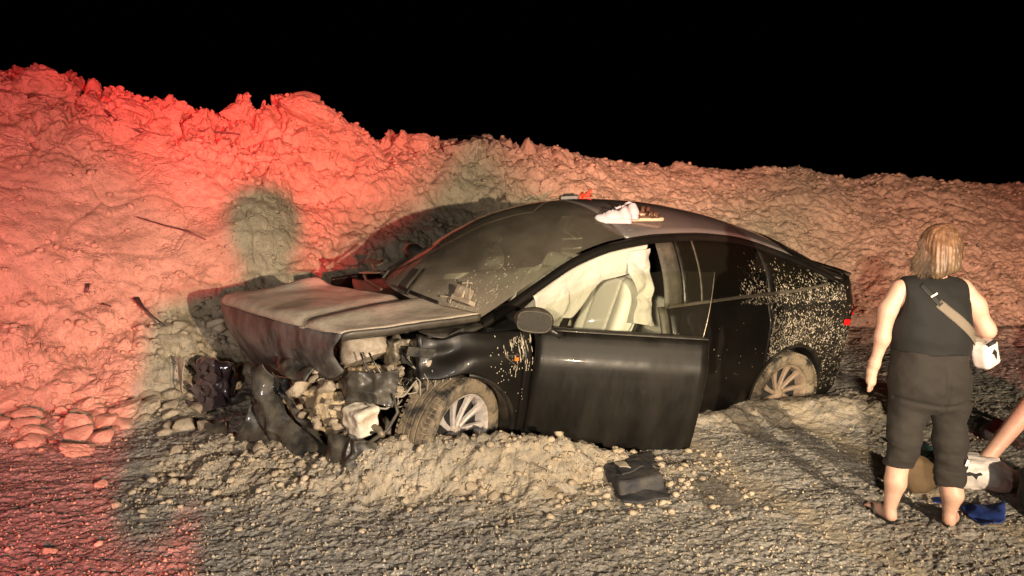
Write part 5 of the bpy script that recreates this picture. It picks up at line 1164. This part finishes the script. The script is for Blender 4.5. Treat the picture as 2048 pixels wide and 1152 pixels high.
def body(P):
    D = torso(P, -.032); L, Q = legs(P, -.03); D = smin(D, np.minimum(L, Q), .02)
    for (a, b, ra, rb) in (((-.16, .045, .34), (-.182, .035, .22), .056, .054), ((-.182, .035, .22), (-.205, .055, .075), .053, .033), ((.10, 0, .30), (.098, -.02, .18), .056, .055), ((.098, -.02, .18), (.088, -.005, .075), .054, .034)):
        D = smin(D, sd_cone(P, a, b, ra, rb), .02)
    # feet
    for (h, t, w) in (((-.205, .05, .030), (-.235, .205, .022), .034), ((.082, -.012, .032), (.185, .10, .022), .034)):
        h, t = np.array(h), np.array(t); D = smin(D, sd_cone(P, h, h + (t - h) * .6, .034, .030), .025); D = smin(D, sd_cone(P, h + (t - h) * .5, t, .030, .022), .02)
        dr = (t - h) / np.linalg.norm(t - h); sd_ = np.array([dr[1], -dr[0], 0])
        for k in range(5): D = np.minimum(D, sd_cone(P, t + sd_ * (.024 - .012 * k) - dr * .01, t + sd_ * (.026 - .013 * k) + dr * (.028 - .005 * abs(k - 1)) - [0, 0, .006], .010, .0085))
    # arms
    for seg in (((-.165, .0, 1.235), (-.225, .005, 1.13), .050, .043), ((-.225, .005, 1.13), (-.262, .0, .99), .046, .037), ((-.262, .0, .99), (-.295, .03, .85), .038, .025), ((-.295, .03, .85), (-.305, .04, .81), .026, .026),
                ((.175, .0, 1.235), (.25, -.01, 1.15), .055, .054), ((.25, -.01, 1.15), (.315, -.02, 1.035), .052, .042), ((.315, -.02, 1.035), (.27, .12, .99), .042, .033), ((.27, .12, .99), (.20, .23, 1.0), .036, .026)):
        D = smin(D, sd_cone(P, *seg), .03)
    # hands: palm, four fingers, thumb
    D = smin(D, sd_cone(P, (-.306, .04, .80), (-.308, .045, .755), .026, .028, None), .015)
    for k in range(4):
        a = np.array([-.322 + .013 * k, .030 + .012 * k, .745]); m = a + [-.002, .012, -.032 + .003 * abs(k - 1.5)]; e = m + [.006, .016, -.020]
        D = np.minimum(D, np.minimum(sd_cone(P, a, m, .0095, .0088), sd_cone(P, m, e, .0088, .0075)))
    D = smin(D, np.minimum(sd_cone(P, (-.288, .05, .79), (-.278, .065, .755), .012, .010), sd_cone(P, (-.278, .065, .755), (-.28, .075, .73), .010, .0085)), .008)
    D = smin(D, sd_cone(P, (.19, .24, 1.0), (.15, .27, 1.01), .026, .026), .015)
    for k in range(4):
        a = np.array([.145, .262 + .004 * k, 1.03 - .014 * k]); m = a + [-.032, .0, .0]; e = m + [-.012, -.016, -.006]; D = np.minimum(D, np.minimum(sd_cone(P, a, m, .0095, .0088), sd_cone(P, m, e, .0088, .0075)))
    D = smin(D, sd_cone(P, (.17, .25, 1.03), (.14, .235, 1.05), .012, .009), .008)
    # neck and head
    D = smin(D, sd_cone(P, (.025, .01, 1.28), (.05, .015, 1.38), .052, .050), .03)
    hc = np.array([.058, .02, 1.445]); Rm = np.array(HD.to_3x3()); Q = (P - hc) @ Rm     # head frame: +y is where the face looks
    hd = sd_ell(Q, (0, -.005, .015), (.072, .088, .092)); hd = smin(hd, sd_ell(Q, (0, .022, -.045), (.055, .062, .062)), .04)
    hd = smin(hd, sd_cone(Q, (0, .082, .0), (0, .100, -.028), .011, .014), .014)
    hd = smin(hd, sd_cone(Q, (-.016, .078, -.056), (.016, .078, -.056), .010, .010), .012); hd = smin(hd, sd_cone(Q, (0, .066, -.088), (0, .066, -.088), .018, .018), .02)
    for sg in (-1, 1):
        hd = smin(hd, -(-sd_ell(Q, (sg * .072, -.005, -.01), (.012, .018, .030))), .008); hd = smin(hd, sd_cone(Q, (sg * .015, .080, .030), (sg * .045, .070, .030), .008, .007), .012)
        hd = np.maximum(hd, -sd_ell(Q, (sg * .030, .088, .008), (.014, .010, .009)))
    return smin(D, hd, .02)
sdf_obj('body', body, (-.37, -.21, -.01), (.40, .32, 1.56), .0066, M['skin'], wm)
for sg in (-1, 1):
    q = np.array([.058, .02, 1.445]) + np.array(HD.to_3x3()) @ np.array([sg * .029, .072, .008]); e = MB().lathe([(0, .010), (.006, .008), (.010, 0), (.006, -.008), (0, -.010)], 10).build('eye', M['eye'], wm, smooth=True); e.location = q
def shirt(P):
    w = .007 * fbm(P * [6, 6, 9], 3, 3) + .004 * np.sin(P[..., 2] * 42 + 5 * P[..., 0]) * np.exp(-((P[..., 2] - .96) / .05) ** 2)
    D = torso(P, .010) + w; D = np.maximum(D, (.925 + .004 * np.sin(P[..., 0] * 30)) - P[..., 2])
    nk = sd_ell(P, (.03, .03, 1.335), (.085, .11, .055)); D = np.maximum(D, -nk)
    for sg, sx in ((-1, -.205), (1, .222)): D = np.maximum(D, -sd_ell(P, (sx, .0, 1.20), (.05, .12, .12)))
    return D
sdf_obj('sleeveless_top', shirt, (-.28, -.22, .83), (.30, .24, 1.36), .008, M['shirt'], wm)
def pants(P):
    L, Q = legs(P, .004); z = P[..., 2]
    wr = .010 * fbm(P * [7, 7, 11], 3, 13) + .020 * np.abs(fbm(P * [5, 5, 17], 2, 17)) * sstep(.55, .35, z) + .010 * np.abs(fbm(P * [4, 4, 12], 2, 27))
    L = np.maximum(L, .295 - z + .0 * z); Q = np.maximum(Q, .225 - z)
    cuffL = np.maximum(sd_cone(P, (-.160, .04, .36), (-.166, .045, .28), .082, .080), np.abs(z - .325) - .032); cuffR = np.maximum(sd_cone(P, (.103, -.005, .30), (.100, -.01, .2), .082, .080), np.abs(z - .255) - .032)
    D = np.minimum(L, Q); D = smin(D, np.minimum(cuffL, cuffR), .012)
    H = np.maximum(torso(P, -.004 + .007), z - .935); D = smin(H, D, .035) + wr
    sx = P[..., 0] - .003; D = D + .011 * np.exp(-(sx / .014) ** 2) * (P[..., 1] < 0) * sstep(.93, .80, z) * sstep(.60, .68, z)
    D = D + .012 * np.exp(-((z - (.665 + .12 * np.abs(sx))) / .012) ** 2) * (P[..., 1] < 0)
    return D
sdf_obj('cropped_trousers', pants, (-.29, -.23, .19), (.30, .22, .96), .0075, M['pants'], wm)
def sandal_f(h, t, w, nm):
    h, t = np.array(h), np.array(t); dr = (t - h) / np.linalg.norm(t - h); sd_ = np.array([dr[1], -dr[0], 0]); L_ = np.linalg.norm(t - h) + .06
    out = []
    for k in range(28):
        a = 2 * math.pi * k / 28; u = math.cos(a); v = math.sin(a); ww = .040 + .006 * u; c = h + dr * (L_ / 2 - .03) + dr * u * (L_ / 2 + .012) + sd_ * v * ww; out.append((c[0], c[1]))
    mb = MB().add([(x, y, -.012) for x, y in out] + [(x, y, .008) for x, y in out], [tuple(range(27, -1, -1)), tuple(range(28, 56))] + [(k, (k + 1) % 28, 28 + (k + 1) % 28, 28 + k) for k in range(28)])
    o = mb.build(nm, M['flipflop'], wm)
    tp = h + dr * (L_ * .62); s1 = h + dr * .07 + sd_ * .045; s2 = h + dr * .07 - sd_ * .045
    MB().tube([s1 + [0, 0, .006], s1 * .5 + tp * .5 + [0, 0, .052] + sd_ * .012, tp + [0, 0, .030], s2 * .5 + tp * .5 + [0, 0, .052] - sd_ * .012, s2 + [0, 0, .006]], .007, 6).build('thong_strap', M['flipflop'], o, smooth=True)
sandal_f((-.205, .05, 0), (-.235, .205, 0), .034, 'flip_flop'); sandal_f((.082, -.012, 0), (.185, .10, 0), .034, 'flip_flop')
MB().box((.135, -.098, .37), (.012, .004, .035), (0, R(25), 0)).build('white_smear', M['pouch'], wm)
def lean(o):
    me = o.data; n = len(me.vertices); a = np.empty(n * 3, np.float32); me.vertices.foreach_get('co', a); a = a.reshape(-1, 3); a[:, 0] = (a[:, 0] - .01) * np.interp(a[:, 2], [0, .9, 1.3, 1.4], [.95, .885, .90, 1]) + .01 + .105 * np.clip(1 - a[:, 2] / 1.1, 0, 1); me.vertices.foreach_set('co', a.ravel()); me.update()
for o in list(wm.children_recursive): lean(o)
# hair: a cap plus locks that fall to the shoulder
Hm = np.array(HD.to_3x3()); hc = np.array([.058, .02, 1.445])
def cap(P):
    Q = (P - hc) @ Hm; D = sd_ell(Q, (0, -.015, .022), (.088, .100, .098)); D = smin(D, sd_cone(P, (.02, -.045, 1.43), (.0, -.06, 1.335), .062, .045), .04)
    D = smin(D, sd_cone(P, (.07, -.03, 1.44), (.06, -.05, 1.36), .055, .045), .03)
    D = D + .003 * np.sin(np.arctan2(P[..., 1] + .0, P[..., 0] - .05) * 34 + P[..., 2] * 14) + .004 * fbm(P * 30, 2, 3)
    return np.maximum(D, -sd_ell(Q, (0, .118, -.035), (.075, .085, .085)))
hair = sdf_obj('hair', cap, (-.12, -.16, 1.24), (.2, .16, 1.6), .006, M['hair'], wm)
r_ = np.random.default_rng(5); mb = MB()
for k in range(1500):
    a = r_.uniform(-2.6, 2.6) ; el = r_.uniform(.1, 1.2)    # start on the crown, a=0 is the back of the head
    q = np.array([math.sin(a) * math.cos(el) * .086, -math.cos(a) * math.cos(el) * .098 - .012, .02 + math.sin(el) * .094]); p0 = hc + Hm @ q
    out = Hm @ np.array([math.sin(a), -math.cos(a), 0]); 
    if abs(a) > 1.5: continue
    p1 = hc + Hm @ np.array([math.sin(a) * .090, -math.cos(a) * .104 - .01, -.01]); ln = r_.uniform(.075, .13) - .02 * abs(a)
    p2 = p1 + out * .008 + np.array([-.012, -.004, -ln * .6]); p3 = p2 - out * r_.uniform(-.01, .018) + np.array([-.016 + r_.normal(0, .006), r_.normal(0, .006), -ln * .55])
    mb.tube([p0, (p0 + p1) / 2 + out * .012, p1, p2, p3], [.0010, .0015, .0017, .0014, .0004], 3, cap=False)
o = mb.build('hair_strands', M['hair'], hair, smooth=True); o['kind'] = 'stuff'
# cross-body bag
bg_ = empty('crossbody_bag', (Wo[0] + .27, Wo[1] + .02, wm.location[2] + .93), None, "small white pouch on a wide strap slung across the woman's back", 'bag')
off = -np.array([.27, .02, .93])
def back_pt(x, z, lift=.006):
    ys = np.linspace(-.3, .1, 160); P = np.stack([np.full(160, x), ys, np.full(160, z)], -1); D = np.minimum(shirt(P), torso(P, .006) + (z < .87) * 0); k = np.nonzero(D < 0)[0]
    return np.array([x, (ys[k[0]] if len(k) else -.1) - lift, z])
def band(name, a, b, w, m, n=16):
    P = []
    for t in np.linspace(0, 1, n):
        c = np.array(a) * (1 - t) + np.array(b) * t; d = (np.array(b) - np.array(a)); d /= np.linalg.norm(d); nn = np.array([-d[1], d[0]])
        P.append([back_pt(*(c + nn * w * s)) + off for s in (-.5, -.25, 0, .25, .5)])
    return grid(name, P, m, bg_, .004, flip=False)
band('strap', (-.085, 1.27), (-.015, 1.175), .026, M['strap_blk']); band('strap_pad', (-.025, 1.185), (.225, .97), .045, M['strap_tan'])
q = back_pt(-.042, 1.222, .012) + off; MB().box(q, (.034, .004, .009), (0, R(-32), 0)).build('buckle', M['white_plastic'], bg_)
def pf(P):
    q = np.abs(P) - np.array([.030, .022, .045]); return np.sqrt((np.clip(q, 0, 1) ** 2).sum(-1)) + np.minimum(q.max(-1), 0) - .022 + .004 * fbm(P * 15, 2, 2)
po = sdf_obj('pouch', pf, (-.08, -.07, -.09), (.08, .07, .09), .006, M['pouch'], bg_); po.location = (-.018, -.10, -.005); po.rotation_euler = (0, R(-18), R(25))
MB().tube([(-.03, -.035, .062), (.0, -.055, .075), (.035, -.03, .06)], .009, 6).build('zip_flap', M['strap_blk'], po, smooth=True)
MB().add([(-.020, -.048, .02), (.000, -.05, .035), (.018, -.048, .012), (.008, -.05, -.03), (-.004, -.05, .005)], [(0, 1, 2), (0, 2, 4), (4, 2, 3)]).build('dark_print', M['strap_blk'], po)

# ================================================================ person sitting on the ground just outside the right edge, one bare shin and shoe in view
M['tee'] = mat('thin_white_plastic', (.55, .51, .49), .45, bump=.6, bscale=9); M['blue'] = mat('blue_cloth', (.008, .035, .20), .85, bump=.4, bscale=12); M['shorts'] = mat('dark_shorts', (.02, .02, .024), .9)
M['pinkshoe'] = mat('pale_pink_shoe', (.52, .36, .33), .7, bump=.2); M['tan'] = mat('tan_bag_cloth', (.10, .062, .03), .85, bump=.3, var_col=(.09, .06, .03), vscale=8)
sit = empty('person', (3.60, 4.35, gz(3.6, 4.35)), None, 'person sitting on the ground at the right edge, one bare shin in view', 'person')
def sitb(P):
    D = sd_ell(P, (0, 0, .12), (.18, .17, .14)); D = smin(D, sd_cone(P, (.02, .02, .2), (.0, .03, .52), .14, .13), .07); D = smin(D, sd_cone(P, (0, -.13, .54), (0, .18, .54), .06, .06), .06)
    D = smin(D, sd_cone(P, (0, .02, .58), (-.02, .02, .68), .05, .048), .03); D = smin(D, sd_ell(P, (-.03, .02, .78), (.095, .08, .12)), .02); D = smin(D, sd_cone(P, (-.12, .02, .77), (-.135, .02, .755), .014, .01), .012)
    for s in (((-.05, -.08, .12), (-.47, -.08, .52), .085, .060), ((-.47, -.08, .53), (-.78, -.13, .16), .062, .040), ((-.78, -.13, .14), (-.76, -.26, .05), .038, .032), ((-.05, .12, .12), (.3, .42, .3), .085, .06), ((.3, .42, .3), (.2, .6, .05), .055, .04),
              ((0, -.14, .53), (-.22, -.2, .42), .045, .036), ((-.22, -.2, .42), (-.42, -.13, .56), .034, .026), ((.0, .2, .53), (.15, .3, .3), .045, .035), ((.15, .3, .3), (.22, .3, .04), .034, .026)): D = smin(D, sd_cone(P, *s), .03)
    D = smin(D, sd_cone(P, (-.42, -.13, .56), (-.47, -.11, .585), .026, .024), .01)
    for k in range(4): D = np.minimum(D, sd_cone(P, (-.47, -.13 + .015 * k, .59), (-.525, -.125 + .014 * k, .565), .0095, .008))
    return smin(D, sd_cone(P, (-.45, -.10, .59), (-.47, -.07, .60), .012, .009), .008)
sdf_obj('body', sitb, (-.86, -.35, -.02), (.35, .6, .95), .012, M['skin'], sit)
sdf_obj('shorts', lambda P: np.maximum(smin(smin(sd_ell(P, (0, 0, .12), (.19, .18, .15)), sd_cone(P, (-.05, -.08, .12), (-.30, -.08, .36), .10, .085), .03), sd_cone(P, (-.05, .12, .12), (.12, .28, .22), .10, .085), .03) + .006 * fbm(P * 8, 2, 5), P[..., 2] - .40), (-.45, -.25, -.04), (.25, .42, .45), .012, M['shorts'], sit)
sdf_obj('shirt', lambda P: smin(smin(sd_cone(P, (.02, .02, .18), (.0, .03, .52), .152, .142), sd_cone(P, (0, -.14, .54), (0, .19, .54), .072, .072), .06), sd_cone(P, (0, -.14, .53), (-.12, -.17, .475), .06, .055), .03) + .008 * fbm(P * 8, 2, 8), (-.25, -.3, 0), (.25, .35, .7), .013, M['shirt'], sit)
sdf_obj('hair', lambda P: np.maximum(sd_ell(P, (-.015, .02, .80), (.11, .095, .125)), -(P[..., 0] + .07)), (-.2, -.12, .62), (.13, .15, .96), .01, M['hair_dk'], sit)
sdf_obj('shoe', lambda P: smin(smin(sd_cone(P, (-.79, -.12, .05), (-.765, -.27, .045), .052, .044), sd_cone(P, (-.785, -.13, .06), (-.782, -.13, .13), .05, .052), .03), sd_ell(P, (-.80, -.15, .02), (.06, .15, .03)), .01) + .005 * fbm(P * 14, 2, 5), (-.92, -.4, -.03), (-.65, .0, .22), .007, M['pinkshoe'], sit)
# white plastic bag with a dark print, brown bag behind it
wb = empty('plastic_bag', (2.74, 4.22, gz(2.74, 4.22)), None, 'crumpled white plastic bag with a dark print beside the bare shin', 'plastic bag')
def wbf(P): return smin(sd_ell(P, (0, 0, .09), (.17, .12, .11)), sd_ell(P, (.10, -.03, .06), (.13, .12, .08)), .05) + .030 * np.abs(fbm(P * [7, 9, 6], 3, 5)) + .012 * fbm(P * 18, 2, 9) - .008
sdf_obj('bag_body', wbf, (-.24, -.2, -.03), (.3, .2, .28), .008, M['tee'], wb)
def on_bag(x, z):
    ys = np.linspace(-.25, .05, 160); P = np.stack([np.full(160, x), ys, np.full(160, z)], -1); k = np.nonzero(wbf(P) < 0)[0]; return (x, (ys[k[0]] if len(k) else -.1) - .004, z)
pr = [(-.115, .10), (-.085, .118), (-.055, .112), (-.035, .122), (-.02, .108), (-.045, .098), (-.05, .075), (-.072, .098), (-.10, .085)]
MB().add([on_bag(*q) for q in pr] + [on_bag(-.066, .103)], [(k, (k + 1) % 9, 9) for k in range(9)]).build('dark_print', M['shorts'], wb)
bb = sdf_obj('cloth_bag', lambda P: sd_ell(P, (0, 0, .08), (.14, .11, .10)) + .03 * fbm(P * 7, 3, 4), (-.22, -.18, -.04), (.22, .18, .26), .009, M['tan']); q_ = on_ground(1838, 985, 0); bb.location = (q_[0], q_[1] + .1, 0)
tag(bb, 'slumped brown cloth bag on the ground seen between the woman\'s legs', 'bag')
debris('blue_cloth', 'crumpled bright blue cloth on the ground below the white plastic bag', 'cloth', [[on_ground(1918, 1006, .01), on_ground(1945, 1002, .04), on_ground(2010, 1005, .05)], [on_ground(1935, 1028, .01), on_ground(1965, 1025, .04), on_ground(2012, 1028, .04)], [on_ground(1960, 1045, .01), on_ground(1990, 1050, .03), on_ground(2010, 1045, .02)]], M['blue'], 3, .02, .006)
debris('blue_rag', 'small dark blue rag on the ground in front of the brown cloth bag', 'cloth', [[on_ground(1862, 995, .01), on_ground(1885, 993, .03)], [on_ground(1868, 1008, .01), on_ground(1888, 1008, .02)]], M['blue'], 6, .012, .004, n=(10, 10))
def duf(P): q = np.abs(P) - np.array([.16, .14, .07]); return np.sqrt((np.clip(q, 0, 1) ** 2).sum(-1)) + np.minimum(q.max(-1), 0) - .05 + .012 * fbm(P * 8, 3, 3)
p = on_ground(2150, 1040, 0); o = sdf_obj('duffel_bag', duf, (-.26, -.24, -.15), (.26, .24, .15), .012, M['fabric']); o.location = (p[0], p[1], .11); tag(o, 'black bag on the ground at the lower right edge beside the blue cloth', 'bag')
p = on_ground(1992, 880, 0); o = sdf_obj('dark_bundle', lambda P: sd_ell(P, (0, 0, 0), (.11, .09, .075)) + .02 * fbm(P * 9, 3, 4), (-.16, -.14, -.12), (.16, .14, .12), .009, M['fabric']); o.location = (p[0], p[1], .06); tag(o, 'small dark bundle on the ground behind the bare shin', 'bundle')
p = on_ground(1850, 925, 0); cl = debris('dark_hat', "small teal and black cap on the ground between the standing woman's legs", 'cap', [[(p[0] - .06, p[1], .04), (p[0], p[1] + .02, .12), (p[0] + .07, p[1], .05)], [(p[0] - .05, p[1] - .08, .03), (p[0], p[1] - .08, .10), (p[0] + .07, p[1] - .07, .03)]], mat('teal_cap', (.02, .06, .065), .6), 4, .015, .006)

# ================================================================ onlookers behind the camera: the red beacon throws their shadows on road and mound
def by(P):
    D = sd_cone(P, (0, 0, 1.57), (0, 0, 1.62), .085, .09); D = smin(D, sd_cone(P, (0, 0, 1.40), (0, 0, 1.5), .06, .055), .02); D = smin(D, sd_cone(P, (-.14, 0, 1.36), (.14, 0, 1.36), .085, .085), .05)
    D = smin(D, sd_cone(P, (0, 0, 1.25), (0, 0, .95), .17, .16), .06)
    for s in (-1, 1):
        for q in (((s * .2, 0, 1.36), (s * .27, -.02, 1.08), .06, .045), ((s * .27, -.02, 1.08), (s * .18, .2, 1.12), .042, .032), ((s * .18, .2, 1.12), (s * .15, .27, 1.14), .035, .02), ((s * .10, 0, .92), (s * .12, .02, .5), .095, .065), ((s * .12, .02, .5), (s * .13, 0, .09), .062, .042), ((s * .13, -.03, .05), (s * .15, .16, .03), .042, .03)): D = smin(D, sd_cone(P, *q), .03)
    return D
bm_ = None
for (x, y, sc, lb) in ((.42, -.62, 1.05, 'onlooker in dark clothes standing just behind the camera'), (.90, -.60, 1.0, 'second onlooker in dark clothes standing behind and right of the camera')):
    bp_ = empty('person', (x, y, 0), None, lb, 'person', 'onlookers behind the camera'); bp_.scale = (sc,) * 3
    if bm_ is None:
        bm_ = (sdf_obj('body', by, (-.4, -.25, -.02), (.4, .35, 1.75), .016, M['skin'], bp_), sdf_obj('clothes', lambda P: np.maximum(np.maximum(by(P) - .012, P[..., 2] - 1.42), .12 - P[..., 2]), (-.4, -.25, 0), (.4, .35, 1.5), .016, M['shorts'], bp_))
    else:
        for o in bm_: c = o.copy(); COL.objects.link(c); c.parent = bp_
